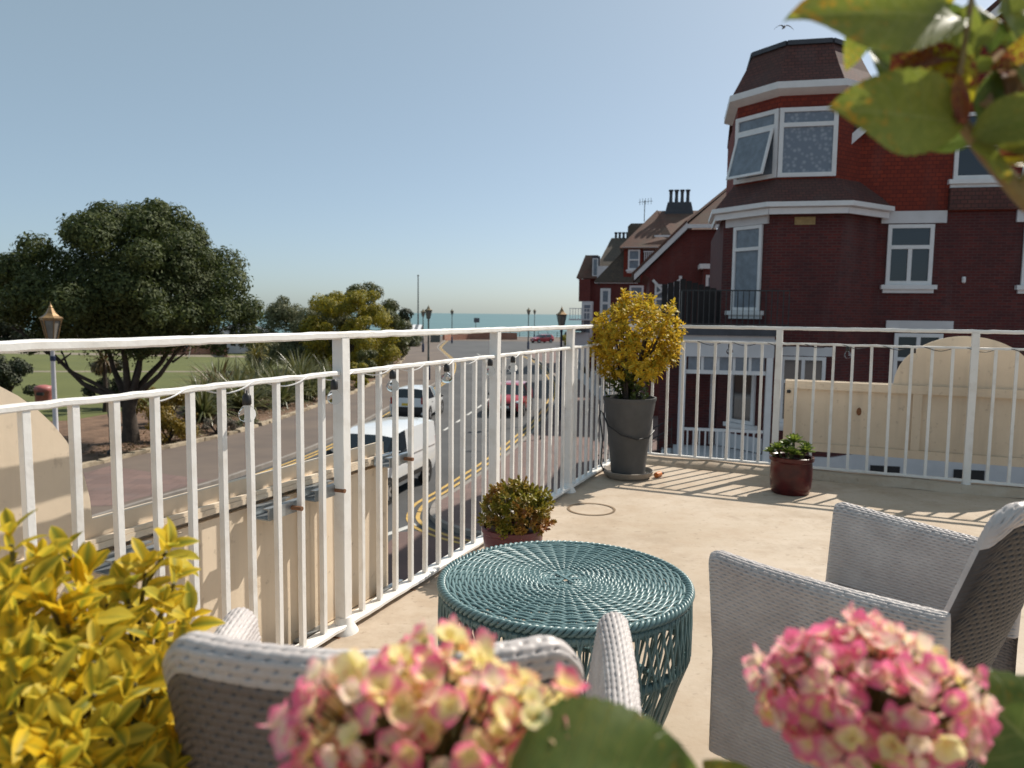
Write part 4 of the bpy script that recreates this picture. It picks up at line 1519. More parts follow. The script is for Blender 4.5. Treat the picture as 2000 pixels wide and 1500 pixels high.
th_ = R(12)
HA = Vector((math.cos(th_), -math.sin(th_), 0))
HB = Vector((math.sin(th_), math.cos(th_), 0))
HO = Vector((7.85, 20.0, 0))
def H(a, b_, z=0):
    p = HO + HA * a + HB * b_
    return Vector((p.x, p.y, z))
def blockH(mb, a0, a1, b0, b1, z0, z1):
    mb.box(H((a0 + a1) / 2, (b0 + b1) / 2, (z0 + z1) / 2), (a1 - a0, b1 - b0, z1 - z0), ax=(HA, HB, (0, 0, 1)))
    return mb

house = thing('brick_house', 'red brick house with an octagonal corner turret, right of the golden shrub', 'house', H(2, 4, GZ))
LO = [(-2.25, 4.2), (-2.25, 1.15), (-1.10, 0), (0.62, 0), (1.77, 1.15)]        # plan of the lower turret
wl = MB()
plan = LO + [(8.5, 1.15), (8.5, 9), (-2.25, 9)]
wl.prism([(H(a, b_).x, H(a, b_).y) for a, b_ in plan][::-1], -2.5, 4.02)
wl.build('wall', 'brick', house)
pl_ = MB()
plan2 = [(-2.31, 9.05), (-2.31, 1.13), (-1.12, -.06), (0.64, -.06), (1.79, 1.09), (8.55, 1.09), (8.55, 9.05)]
pl_.prism([(H(a, b_).x, H(a, b_).y) for a, b_ in plan2][::-1], GZ, -2.5)
pl_.build('plinth', 'plaster', house)
for a in (1.9, 4.0, 6.0):
    blockH(MB(), a, a + .75, 1.06, 1.10, -3.15, -2.85).build('basement_vent', 'black', house)

def octo(a0, a1, b0, cc, back, zz):
    return [H(a0 - cc, back, zz), H(a0 - cc, b0 + cc, zz), H(a0, b0, zz), H(a1, b0, zz), H(a1 + cc, b0 + cc, zz), H(a1 + cc, back, zz)]

def band(root, name, o0, o1, mt, close=False, thick=None):
    mb = MB()
    n = len(o0)
    for i in range(n - 1):
        mb.poly([o0[i], o0[i + 1], o1[i + 1], o1[i]])
    return mb.build(name, mt, root)

# skirt roof between the storeys
e0 = octo(-1.24, .76, -.32, 1.29, 3.2, 4.14)
e1 = octo(-.97, .48, .37, 1.02, 3.2, 4.86)
band(house, 'skirt_roof', e0, e1, 'rooftile')
g0, g1 = octo(-1.28, .80, -.40, 1.31, 3.2, 4.03), octo(-1.28, .80, -.40, 1.31, 3.2, 4.15)
gu = MB()
gi0, gi1 = octo(-1.10, .62, -.01, 1.15, 3.2, 4.0), octo(-1.2, .72, -.25, 1.26, 3.2, 4.02)
for i in range(4):
    gu.poly([g0[i], g0[i + 1], g1[i + 1], g1[i]])
    gu.poly([gi0[i], gi0[i + 1], g0[i + 1], g0[i]])
    gu.poly([g1[i], g1[i + 1], e0[i + 1], e0[i]])
gu.build('gutter', 'woodwhite', house)
gl = MB()
for i in range(4):
    a_, b2 = octo(-1.2, .72, -.25, 1.26, 3.2, 3.93)[i], octo(-1.2, .72, -.25, 1.26, 3.2, 3.93)[i + 1]
    gl.bar(a_, b2, .06, .16)
gl.build('fascia', 'woodwhite', house)
# upper turret
u0 = octo(-.97, .48, .35, 1.0, 3.4, 4.78)
u1 = octo(-.97, .48, .35, 1.0, 3.4, 7.12)
band(house, 'turret_wall', u0, u1, 'tilehung')
# eaves of the turret, steep roof and lead flat
ev0, ev1 = octo(-1.09, .60, .05, 1.12, 3.6, 7.10), octo(-1.09, .60, .05, 1.12, 3.6, 7.27)
ub = octo(-.97, .48, .36, 1.0, 3.4, 6.98)
eg = MB()
for i in range(5):
    eg.poly([ev0[i], ev0[i + 1], ev1[i + 1], ev1[i]])
    eg.poly([ub[i], ub[i + 1], ev0[i + 1], ev0[i]])
eg.build('turret_gutter', 'woodwhite', house)
rf0 = octo(-1.05, .56, .12, 1.1, 3.6, 7.26)
rfm = octo(-.95, .46, .50, .95, 3.3, 7.78)
rf1 = octo(-.80, .32, .78, .78, 3.0, 8.42)
tr_ = band(house, 'turret_roof', rf0, rfm, 'rooftile')
band(house, 'turret_roof', rfm, rf1, 'rooftile')
ld = MB()
for i in range(5):
    a_, b2 = rf1[i], rf1[i + 1]
    ld.bar(a_ + Vector((0, 0, .03)), b2 + Vector((0, 0, .03)), .16, .12)
ld.poly([p + Vector((0, 0, .05)) for p in rf1])
ld.build('lead_flat', 'lead', house)
# turret windows
def facet(p, q):
    d = (q - p)
    d.z = 0
    d.normalize()
    return d, Vector((d.y, -d.x, 0))
for i, mt_ in ((1, 'curtain'), (2, 'lace')):
    p, q = u0[i], u0[i + 1]
    d, ot = facet(p, q)
    L = Vector((q.x - p.x, q.y - p.y, 0)).length
    wo = window_unit(house, p, d, 4.88, 6.66, L, ot, .11, 6.22, (), mt_, sill=False)
# open sash of the left turret window, hinged at the top and tilted out
p, q = u0[1], u0[2]
d, ot = facet(p, q)
L = Vector((q.x - p.x, q.y - p.y, 0)).length
tilt = (Vector((0, 0, -1)) * math.cos(R(17)) + ot * math.sin(R(17))).normalized()
top = Vector((p.x, p.y, 6.17)) + ot * .10
nrm = d.cross(tilt)
sash = MB()
def sb(mb, a0, a1, t0, t1, wd=.05):
    mb.box(top + d * (a0 + a1) / 2 + tilt * (t0 + t1) / 2, (a1 - a0, t1 - t0, wd), ax=(d, tilt, nrm))
hl = 1.28
for a0, a1, t0, t1 in ((.10, .17, 0, hl), (L - .17, L - .10, 0, hl), (.17, L - .17, 0, .07), (.17, L - .17, hl - .07, hl)):
    sb(sash, a0, a1, t0, t1)
so_ = sash.build('open_sash', 'woodwhite', house)
gs = MB()
sb(gs, .17, L - .17, .07, hl - .07, .012)
gs.build('pane', 'curtain', so_)
# lower turret: tall window in the left facet, lintel, plaque
p, q = H(-2.25, 1.15), H(-1.10, 0)
d, ot = facet(p, q)
window_unit(house, p + d * .42, d, 1.36, 3.64, .96, ot, .09, 3.02, (), 'curtain')
lt = MB()
lt.box(p + d * .84 + ot * .02 + Vector((0, 0, 3.81)), (1.42, .10, .32), ax=(d, ot, (0, 0, 1)))
lt.build('lintel', 'plaster', house)
window_unit(house, p + d * .50, d, -1.75, -.02, .85, ot, .10, None, (), 'glass')
bnd = MB()
bnd.box(p + d * .81 + ot * .02 + Vector((0, 0, -2.28)), (1.60, .06, .40), ax=(d, ot, (0, 0, 1)))
bnd.build('base_band', 'plaster', house)
for k in range(4):
    blockH(MB(), -2.45, -2.30, 1.3 + k * .55, 1.55 + k * .55, -2.5, .5).build('pilaster', 'plaster', house)
blockH(MB(), -.53, -.02, -.02, .02, 3.60, 3.80).build('plaque', 'plaque', house)
blockH(MB(), -.85, .55, -.03, .03, .18, .42).build('lintel', 'plaster', house)
window_unit(house, H(-.72, 0), HA, -1.6, .16, 1.12, -HB, .09, -.5, (.56,) and ((.56, -.5, .16),), 'glass')
# side wall (faces us): windows with lintels
blockH(MB(), 1.84, 3.44, 1.08, 1.2, 3.73, 4.05).build('lintel', 'plaster', house)
window_unit(house, H(2.02, 1.15), HA, 2.10, 3.70, 1.14, -HB, .10, 3.10, ((.57, 2.10, 3.10),), 'glass')
blockH(MB(), 2.10, 3.76, 1.08, 1.2, .84, 1.14).build('lintel', 'plaster', house)
window_unit(house, H(2.33, 1.15), HA, -.95, .80, 1.2, -HB, .10, .1, ((.6, -.95, .1), (.6, .1, .8)), 'glass')
blockH(MB(), 5.1, 6.9, 1.08, 1.2, 3.73, 4.05).build('lintel', 'plaster', house)
window_unit(house, H(5.3, 1.15), HA, 2.10, 3.70, 1.3, -HB, .10, 3.10, ((.65, 2.1, 3.1),), 'glass')
# gable: tile-hung wall, white bargeboards, tiled roof behind
gb = MB()
ga = [(0.9, 4.03), (8.0, 4.03), (8.0, 5.75), (4.45, 9.0), (0.9, 5.75)]
gb.add([H(a, 1.12, z) for a, z in ga] + [H(a, 1.35, z) for a, z in ga], [(0, 1, 2, 3, 4), (9, 8, 7, 6, 5)] + [(i, 5 + i, 5 + (i + 1) % 5, (i + 1) % 5) for i in range(5)])
gb.build('gable', 'tilehung', house)
window_unit(house, H(3.52, 1.12), HA, 4.84, 6.55, 1.26, -HB, .10, 5.72, (), 'glass', sill=True)
window_unit(house, H(5.15, 1.12), HA, 4.84, 6.55, 1.26, -HB, .10, 5.72, (), 'glass', sill=True)
for s, a0, a1 in ((1, 0.62, 4.45), (-1, 8.28, 4.45)):
    bb = MB()
    z0_, z1_ = 5.62, 9.15
    bb.slab([H(a0, .80, z0_ - .13), H(a1, .80, z1_ - .13), H(a1, .80, z1_ + .15), H(a0, .80, z0_ + .15)][::s], .06)
    bb.build('bargeboard', 'woodwhite', house)
    rf = MB()
    rf.slab([H(a0 - s * .05, .84, z0_ + .13), H(a1, .84, z1_ + .15), H(a1, 9.4, z1_ + .15), H(a0 - s * .05, 9.4, z0_ + .13)][::-s], .12)
    rf.build('roof', 'rooftile', house)
# skirting course of dark tiles under the gable on the right
blockH(MB(), 3.45, 8.4, .98, 1.118, 4.05, 4.62).build('tile_course', 'rooftile', house)
# turret joins the house
blockH(MB(), -1.9, 1.5, 3.0, 6.5, 4.0, 7.1).build('rear_wing', 'tilehung', house)
rw = MB()
rw.slab([H(-1.9, 3.0, 7.1), H(1.8, 3.0, 7.1), H(1.8, 5, 8.3), H(-1.9, 5, 8.3)], .1)
rw.slab([H(1.8, 6.9, 7.1), H(-1.9, 6.9, 7.1), H(-1.9, 5, 8.3), H(1.8, 5, 8.3)], .1)
rw.build('rear_roof', 'rooftile', house)
ch = MB()
blockH(ch, 1.0, 1.9, 4.4, 5.2, 7.4, 8.75)
ch.build('chimney', 'brick', house)
MB().lathe(H(3.95, 1.12, 2.15), [(.03, 0), (.05, .03), (.05, .14), (.03, .17)], 8).build('wall_fitting', 'woodwhite', house)

# porch of white posts with a lead flat, before the turret
porch = thing('white_porch', 'white timber porch with glazed transoms in front of the brick turret', 'porch', H(-2.2, -1, GZ))
PA0, PA1, PB0, PB1 = -3.35, -1.08, -1.5, .9
blockH(MB(), PA0 - .12, PA1 + .12, PB0 - .12, PB1, .72, .92).build('flat_roof', 'lead', porch)
fs = blockH(MB(), PA0, PA1, PB0, PB1, .18, .72)
blockH(fs, PA0 - .05, PA1 + .05, PB0 - .05, PB1, .56, .62)
fs.build('fascia', 'plaster', porch)
for a in (PA0 + .08, PA1 - .09):
    for b_ in (PB0 + .08, PB1 - .1):
        blockH(MB(), a - .075, a + .075, b_ - .075, b_ + .075, -2.5, .18).build('post', 'woodwhite', porch)
blockH(MB(), PA0 + .16, PA1 - .17, PB0 + .06, PB0 + .12, -.26, -.16).build('transom_rail', 'woodwhite', porch)
n = 5
for k in range(n):
    a = PA0 + .17 + (PA1 - PA0 - .34) * k / n
    wk = (PA1 - PA0 - .34) / n
    if k: blockH(MB(), a - .035, a + .035, PB0 + .06, PB0 + .12, -.159, .178).build('transom_bar', 'woodwhite', porch)
    blockH(MB(), a + .036, a + wk - .036, PB0 + .08, PB0 + .09, -.158, .176).build('transom_pane', 'curtain', porch)
blockH(MB(), PA0 + .16, PA1 - .17, PB0 + .05, PB0 + .11, -1.72, -1.65).build('handrail', 'woodwhite', porch)
for k in range(1, 14):
    a = PA0 + .1 + (PA1 - PA0 - .2) * k / 14
    blockH(MB(), a - .02, a + .02, PB0 + .06, PB0 + .10, -2.48, -1.721).build('baluster', 'woodwhite', porch)
blockH(MB(), PA0 - .1, PA1 + .1, PB0 - .1, .95, -2.62, -2.5).build('deck', 'plaster', porch)
blockH(MB(), PA0, PA1, PB0, .9, GZ, -2.62).build('base_wall', 'plaster', porch)
# iron balcony rail on the porch roof
bal = thing('balcony_rail', 'black iron balcony rail on the flat porch roof below the turret', 'railing', H(-2.2, -1.4, .92))
for z in (1.84, 1.0):
    mb = MB().bar(H(PA0, PB0, z), H(PA1 + .3, PB0, z), .03, .03)
    mb.bar(H(PA0, PB0, z), H(PA0, PB1, z), .03, .03)
    mb.build('rail', 'black', bal)
for k in range(20):
    a = PA0 + (PA1 + .3 - PA0) * k / 19
    MB().bar(H(a, PB0, .92), H(a, PB0, 1.84), .018, .018).build('bar', 'black', bal)
for k in range(1, 12):
    MB().bar(H(PA0, PB0 + k * .2, .92), H(PA0, PB0 + k * .2, 1.84), .018, .018).build('bar', 'black', bal)
# timber screen on the balcony
scr = thing('timber_screen', 'dark timber privacy screen at the left end of the balcony', 'screen', H(-3.2, .2, .92))
for k in range(10):
    blockH(MB(), -3.9 + k * .17, -3.74 + k * .17, 1.3, 1.34, .3, 2.25 - .05 * abs(k - 3)).build('board', 'darkwood' if 'darkwood' in M else M.setdefault('darkwood', mat('dark stained timber', (.022, .016, .016, 1), .8, .3)), scr)
blockH(MB(), -2.18, -2.06, 1.26, 1.38, .3, 2.2).build('post', M.setdefault('orangewood', mat('orange stained timber', (.16, .06, .025, 1), .7, .3)), scr)
blockH(MB(), -3.9, -2.1, 1.3, 1.34, GZ, .29).build('lower_wall', 'brick', scr)

# front steps with white strings and black rails left of the porch
stp = thing('front_steps', 'white front steps with black handrails left of the porch', 'steps', H(-4.2, -.4, GZ))
for k in range(7):
    blockH(MB(), -3.47 - .30 * (k + 1), -3.47 - .30 * k, -1.3, .6, GZ, -2.55 - .17 * k).build('step', 'plaster', stp)
for b_ in (-1.36, .66):
    mb = MB()
    mb.bar(H(-3.47, b_, -1.7), H(-5.6, b_, -2.9), .03, .03)
    mb.bar(H(-3.47, b_, -2.1), H(-5.6, b_, -3.3), .02, .02)
    mb.build('handrail', 'black', stp)
    for k in range(12):
        a = -3.5 - k * .18
        MB().bar(H(a, b_, -1.72 - k * .1), H(a, b_, -2.6 - k * .1), .016, .016).build('bar', 'black', stp)

# ---- further houses down the street
def roofpoly(root, pts, mt, name='roof', th=.1):
    return MB().slab([Vector(p) for p in pts], th).build(name, mt, root)


h2 = thing('gabled_house', 'red house with a white bargeboard on its half hipped gable, behind the turret house', 'house', (6.3, 37, GZ))
Y2 = 37.0
MB().add([(6.6, Y2, GZ), (14.5, Y2, GZ), (14.5, Y2, 3.1), (12.4, Y2, 5.3), (8.34, Y2, 5.3), (6.3, Y2, 3.2), (6.6, Y2, 3.0)] +
         [(6.6, 47, GZ), (14.5, 47, GZ), (14.5, 47, 3.1), (12.4, 47, 5.3), (8.34, 47, 5.3), (6.3, 47, 3.2), (6.6, 47, 3.0)],
         [(0, 1, 2, 3, 4, 5, 6), (13, 12, 11, 10, 9, 8, 7)] + [(i, 7 + i, 7 + (i + 1) % 7, (i + 1) % 7) for i in range(7)]).build('wall', 'brickfar', h2)
blk_ = MB().slab([(5.85, Y2 - .35, 2.86), (8.28, Y2 - .35, 5.30), (8.28, Y2 - .35, 5.62), (5.85, Y2 - .35, 3.16)], .08)
blk_.build('bargeboard', 'woodwhite', h2)
MB().box((10.4, Y2 - .33, 5.42), (4.3, .12, .18)).build('gutter', 'woodwhite', h2)
roofpoly(h2, [(8.25, Y2 - .35, 5.5), (12.6, Y2 - .35, 5.5), (10.45, Y2 + 2.2, 7.55)], 'rooftile_old', 'hip_roof')
roofpoly(h2, [(5.8, Y2 - .38, 3.15), (8.28, Y2 - .38, 5.62), (10.45, Y2 + 2.2, 7.6), (10.45, 47, 7.6), (5.8, 47, 3.15)][::-1], 'rooftile_old')
roofpoly(h2, [(15.1, Y2 - .38, 3.15), (12.6, Y2 - .38, 5.62), (10.45, Y2 + 2.2, 7.6), (10.45, 47, 7.6), (15.1, 47, 3.15)], 'rooftile_old')
window_unit(h2, (6.85, Y2), (1, 0, 0), .2, 2.7, 1.1, (0, -1, 0), .10, 2.0, ((.55, .2, 2.7),), 'curtain')
sw = MB()
sw.bar((6.75, Y2 - .12, 2.9), (8.0, Y2 - .12, 1.6), .12, .12)
sw.bar((8.0, Y2 - .12, 2.9), (6.9, Y2 - .12, 2.2), .10, .10)
sw.box((8.05, Y2 - .08, 1.5), (.14, .14, 3.2))
sw.build('bracket', 'woodwhite', h2)
MB().box((9.65, Y2 - .5, 1.3), (1.2, 1.0, 4.2)).build('bay', 'brickfar', h2)
MB().box((9.65, Y2 - .5, 3.5), (1.6, 1.3, .22)).build('bay_cornice', 'woodwhite', h2)
window_unit(h2, (9.15, Y2 - 1.0), (1, 0, 0), .6, 3.1, 1.0, (0, -1, 0), .12, 2.4, (), 'curtain')
MB().box((10.75, Y2 - .7, 2.6), (.9, 1.4, 5.4)).build('bay', 'brickfar', h2)
MB().box((10.75, Y2 - .7, 4.1), (1.2, 1.75, .2)).build('bay_cornice', 'woodwhite', h2)
window_unit(h2, (10.38, Y2 - 1.4), (1, 0, 0), .6, 3.8, .75, (0, -1, 0), .1, 2.6, (), 'curtain')

h3 = thing('dormer_house', 'tall house with four chimney pots and a white dormer window, third along the terrace', 'house', (5.9, 52, GZ))
Y3 = 52.0
MB().prism([(5.9, Y3), (15, Y3), (15, 62), (5.9, 62)], GZ, 3.45).build('wall', 'brickfar', h3)
roofpoly(h3, [(5.6, Y3 - .3, 3.4), (8.6, Y3 - .3, 3.4), (8.6, Y3 + .3, 5.6), (7.6, Y3 + .3, 5.6)], 'rooftile_grey', 'skirt_roof')
roofpoly(h3, [(5.6, Y3 - .3, 3.4), (7.6, Y3 + .3, 5.6), (7.6, 61, 5.6), (5.6, 61, 3.4)][::-1], 'rooftile_grey', 'skirt_roof')
MB().box((11.4, Y3 + 4, 4.6), (7.4, 7.4, 2.3)).build('upper_wall', 'brickfar', h3)
MB().box((8.1, Y3 + .25, 4.55), (1.25, .9, 2.2)).build('dormer', 'tilehung', h3)
window_unit(h3, (7.76, Y3 - .2), (1, 0, 0), 4.25, 5.58, .78, (0, -1, 0), .10, 4.9, (), 'curtain')
MB().box((8.6, Y3 - .1, 5.68), (2.4, .6, .12)).build('gutter', 'woodwhite', h3)
roofpoly(h3, [(7.25, Y3 - .45, 5.68), (10.0, Y3 - .45, 5.68), (10.6, Y3 + .2, 6.5), (13.6, Y3 + .2, 6.5), (13.6, Y3 + 3.4, 8.6), (9.75, Y3 + 3.4, 8.6)], 'rooftile_old')
roofpoly(h3, [(7.25, Y3 - .45, 5.68), (9.75, Y3 + 3.4, 8.6), (9.75, Y3 + 4.0, 8.6), (7.25, Y3 + 8, 5.68)][::-1], 'rooftile_old')
MB().box((10.1, Y3 - .3, 6.46), (1.3, .12, .12)).build('fascia', 'woodwhite', h3)
chm = MB().add([(10.2, Y3 + 3.0, 8.3), (12.2, Y3 + 3.0, 8.3), (12.2, Y3 + 3.9, 8.3), (10.2, Y3 + 3.9, 8.3), (10.4, Y3 + 3.0, 9.15), (12.0, Y3 + 3.0, 9.15), (12.0, Y3 + 3.9, 9.15), (10.4, Y3 + 3.9, 9.15)],
               [(0, 1, 5, 4), (1, 2, 6, 5), (2, 3, 7, 6), (3, 0, 4, 7), (4, 5, 6, 7)]).build('chimney', 'lead', h3)
for k in range(4):
    MB().lathe((10.62 + k * .39, Y3 + 3.4, 9.13), [(.17, 0), (.13, .1), (.11, .5), (.12, .78), (.17, .84), (.17, .92), (.1, .93)], 12).build('chimney_pot', 'lead', chm, SM)
for k in range(8):
    MB().box((8.85 + k * .12, Y3 - .25, 5.0), (.05, .04, .85)).build('balcony_bar', 'woodwhite', h3)
MB().box((9.28, Y3 - .25, 5.45), (1.05, .07, .06)).build('balcony_rail', 'woodwhite', h3)
MB().box((9.3, Y3 - .1, 4.5), (1.2, .5, .12)).build('balcony_floor', 'brickfar', h3)
MB().box((7.0, Y3 - .12, 3.4), (2.9, .16, .14)).build('gutter', 'woodwhite', h3)
window_unit(h3, (7.9, Y3 - .02), (1, 0, 0), .2, 3.2, .95, (0, -1, 0), .14, 1.8, (), 'curtain')
window_unit(h3, (5.95, Y3 - .02), (1, 0, 0), .4, 3.0, .7, (0, -1, 0), .18, 2.0, (), 'curtain')

h4 = thing('end_house', 'farthest house of the terrace, grey tiled with a big square chimney', 'house', (6.4, 70, GZ))
Y4 = 70.0
MB().prism([(6.4, Y4), (17, Y4), (17, 80), (6.4, 80)], GZ, 4.5).build('wall', 'brickfar', h4)
roofpoly(h4, [(7.6, Y4 - .3, 5.3), (14, Y4 - .3, 5.3), (14, Y4 + 3.6, 8.5), (8.9, Y4 + 3.6, 8.5)], 'rooftile_grey')
roofpoly(h4, [(7.6, Y4 - .3, 5.3), (8.9, Y4 + 3.6, 8.5), (8.9, Y4 + 4.4, 8.5), (7.6, Y4 + 8, 5.3)][::-1], 'rooftile_grey')
MB().box((10.9, Y4 + 4, 4.9), (6.4, 7, .9)).build('upper_wall', 'plaster', h4)
cb = MB().add([(10.3, Y4 + 3.4, 8.2), (12.3, Y4 + 3.4, 8.2), (12.3, Y4 + 4.6, 8.2), (10.3, Y4 + 4.6, 8.2), (10.3, Y4 + 3.4, 9.55), (12.3, Y4 + 3.4, 9.55), (12.3, Y4 + 4.6, 9.55), (10.3, Y4 + 4.6, 9.55), (10.6, Y4 + 3.5, 9.85), (12.0, Y4 + 3.5, 9.85), (12.0, Y4 + 4.5, 9.85), (10.6, Y4 + 4.5, 9.85)],
              [(0, 1, 5, 4), (1, 2, 6, 5), (2, 3, 7, 6), (3, 0, 4, 7), (4, 5, 9, 8), (5, 6, 10, 9), (6, 7, 11, 10), (7, 4, 8, 11), (8, 9, 10, 11)]).build('chimney', 'rooftile_grey', h4)
for k in range(4):
    MB().lathe((9.2 + k * .36, Y4 + 3.7, 8.45), [(.15, 0), (.12, .1), (.11, .4), (.16, .5), (.16, .6)], 10).build('chimney_pot', 'lead', h4, SM)
roofpoly(h4, [(5.9, Y4 - .5, 4.5), (7.7, Y4 - .5, 4.5), (7.7, Y4 + 1.2, 6.7), (6.6, Y4 + 1.2, 6.7)], 'rooftile_old', 'dormer_roof')
roofpoly(h4, [(5.9, Y4 - .5, 4.5), (6.6, Y4 + 1.2, 6.7), (6.6, Y4 + 3, 6.7), (5.9, Y4 + 5, 4.5)][::-1], 'rooftile_old', 'dormer_roof')
MB().box((7.55, Y4 + .2, 5.5), (.7, 1.0, 2.0)).build('dormer', 'lead', h4)
window_unit(h4, (7.25, Y4 - .32), (1, 0, 0), 4.7, 6.3, .5, (0, -1, 0), .08, None, (), 'curtain', sill=False)
MB().box((8.4, Y4 - .35, 4.9), (1.4, .3, 1.4)).build('balcony_wall', 'plaster', h4)
MB().box((6.6, Y4 - .5, 3.4), (1.0, 1.0, 2.0)).build('bay', 'brickfar', h4)
MB().box((6.9, Y4 - .6, .6), (1.0, 1.0, 3.6)).build('lower_bay', 'plaster', h4)
window_unit(h4, (6.5, Y4 - 1.1), (1, 0, 0), -.6, 2.2, .8, (0, -1, 0), .12, 1.4, (), 'curtain', sill=False)
MB().box((6.3, Y4 - .9, .75), (2.0, 1.8, .12)).build('balcony_floor', 'plaster', h4)
MB().box((6.0, Y4 - 1.0, -.1), (1.6, 2.2, .35)).build('canopy', 'lead', h4)
for k in range(8):
    MB().box((5.4 + k * .25, Y4 - 1.75, 1.25), (.05, .04, .95)).build('balcony_bar', 'woodwhite', h4)
MB().box((6.28, Y4 - 1.75, 1.75), (1.9, .06, .06)).build('balcony_rail', 'woodwhite', h4)
MB().box((6.4, Y4 - .7, -2.1), (1.4, 1.6, 3.4)).build('lower_bay', 'plaster', h4)
an = thing('aerial', 'thin television aerial on the roof between the two chimneys', 'aerial', (9.0, 54, 5.6))
MB().tube([(9.35, Y3 + 3.2, 7.9), (9.35, Y3 + 3.2, 9.4)], .03, 6).build('mast', 'lampgrey', an)
MB().bar((8.9, Y3 + 3.2, 9.25), (9.9, Y3 + 3.2, 9.35), .03, .03).build('boom', 'lampgrey', an)
for k in range(5):
    MB().bar((9.0 + k * .2, Y3 + 3.2, 9.05 + k * .02), (9.0 + k * .2, Y3 + 3.2, 9.5 + k * .02), .025, .025).build('element', 'lampgrey', an)

for h_ in (h2, h3, h4):
    h_.rotation_euler = (0, 0, R(-9))

# front garden walls along the right pavement
for k, (y0, y1, x0) in enumerate(((24.5, 30.5, 4.3), (31.5, 36.5, 4.9), (38, 46, 5.2), (48, 58, 5.2), (60, 69, 5.2))):
    nm = ('nearest', 'second', 'third', 'fourth', 'farthest')[k]
    gw = thing('garden_wall', f'white front garden wall with black railings on the right pavement, {nm} in the row', 'wall', (x0, y0, PZ), 'front garden walls')
    MB().box((x0, (y0 + y1) / 2, PZ + .35), (.22, y1 - y0, .7)).build('wall', 'plaster', gw)
    for y in (y0, y1):
        pr2 = MB().box((x0, y, PZ + .6), (.4, .4, 1.2))
        pr2.lathe((x0, y, PZ + 1.2), [(.28, 0), (.28, .08), (.02, .2)], 4, math.pi / 4)
        pr2.build('pier', 'plaster', gw)
    MB().box((x0, (y0 + y1) / 2, PZ + 1.15), (.04, y1 - y0 - .42, .04)).build('rail', 'black', gw)
    n = int((y1 - y0 - .5) / .3)
    for i in range(n):
        MB().box((x0, y0 + .35 + i * .3, PZ + .93), (.025, .025, .46)).build('bar', 'black', gw)
bol = [(1.75, 33.0), (1.2, 29.5), (2.65, 40)]
for k, (x, y) in enumerate(bol):
    bo_ = thing('bollard', f'black bollard at the right kerb, {("middle", "nearest", "farthest")[k]} of three', 'bollard', (x, y, PZ), 'bollards at the right kerb')
    MB().lathe((x, y, PZ), [(.09, 0), (.09, .06), (.065, .1), (.06, .75), (.075, .78), (.075, .82), (.05, .86), (.06, .9), (.055, .97), (.02, 1.0)], 12).build('post', 'black', bo_, SM)

# ================================================================== TREES AND GARDEN
M['oak'] = leafmat('holm oak leaf', (0.030, 0.048, 0.012, 1), (0.115, 0.135, 0.034, 1), 0.3, 0.7)
M['oak_dark'] = leafmat('dark evergreen leaf', (0.020, 0.028, 0.012, 1), (0.045, 0.055, 0.02, 1), 0.15, 0.65)
M['tamarisk'] = leafmat('grey green leaf', (0.10, 0.115, 0.055, 1), (0.19, 0.19, 0.095, 1), 0.3, 0.65)
M['yellowtree'] = leafmat('yellow green leaf', (0.40, 0.31, 0.02, 1), (0.17, 0.18, 0.028, 1), 0.35, 0.6)
M['greentree'] = leafmat('mid green leaf', (0.075, 0.09, 0.022, 1), (0.12, 0.125, 0.035, 1), 0.25, 0.5)
M['strap'] = leafmat('strap leaf', (0.07, 0.09, 0.028, 1), (0.20, 0.19, 0.075, 1), 0.3, 0.35)
M['strap_gold'] = leafmat('golden strap leaf', (0.24, 0.19, 0.04, 1), (0.13, 0.13, 0.03, 1), 0.2, 0.4)
M['strap_brown'] = leafmat('brown strap leaf', (0.16, 0.09, 0.04, 1), (0.10, 0.085, 0.03, 1), 0.2, 0.5)
M['orangebush'] = leafmat('orange yellow leaf', (0.32, 0.20, 0.015, 1), (0.17, 0.13, 0.02, 1), 0.3, 0.5)
M['lavender'] = leafmat('grey lavender leaf', (0.14, 0.15, 0.11, 1), (0.20, 0.15, 0.12, 1), 0.2, 0.7)


def tree(name, label, base, trunk_h, trunk_r, limbs, blobs, n, size, mt, seed, cat='tree', shell=.5):
    root = thing(name, label, cat, base)
    bx, by, bz = base
    tb = MB()
    top = Vector((bx + .15, by, bz + trunk_h))
    tb.tube([(bx, by, bz - .1), (bx + .02, by, bz + trunk_h * .35), (bx - .03, by, bz + trunk_h * .7), top], [trunk_r * 1.35, trunk_r, trunk_r * .9, trunk_r * .8], 12)
    for q, r0_, r1_ in limbs:
        q = Vector(q)
        st_ = Vector((bx, by, bz + trunk_h * random.uniform(.72, .98)))
        mid = st_.lerp(q, .5) + Vector((random.uniform(-.2, .2), random.uniform(-.2, .2), -.25 if (q - st_).length > 2 else 0))
        tb.tube([st_, st_.lerp(mid, .55) + Vector((0, 0, .05)), mid, mid.lerp(q, .5) + Vector((random.uniform(-.15, .15), 0, .1)), q], [r0_, r0_ * .9, (r0_ + r1_) / 2, r1_ * 1.3, r1_], 8)
        for k in range(3):
            a = mid.lerp(q, .3 + .25 * k)
            tb.tube([a, a + Vector((random.uniform(-1, 1), random.uniform(-1, 1), random.uniform(.2, 1)))], [r1_ * 1.1, r1_ * .4], 6)
    tb.build('trunk', 'bark', root, R(60))
    leaf_cloud('crown', blobs, n, size, mt, root, seed, shell)
    return root


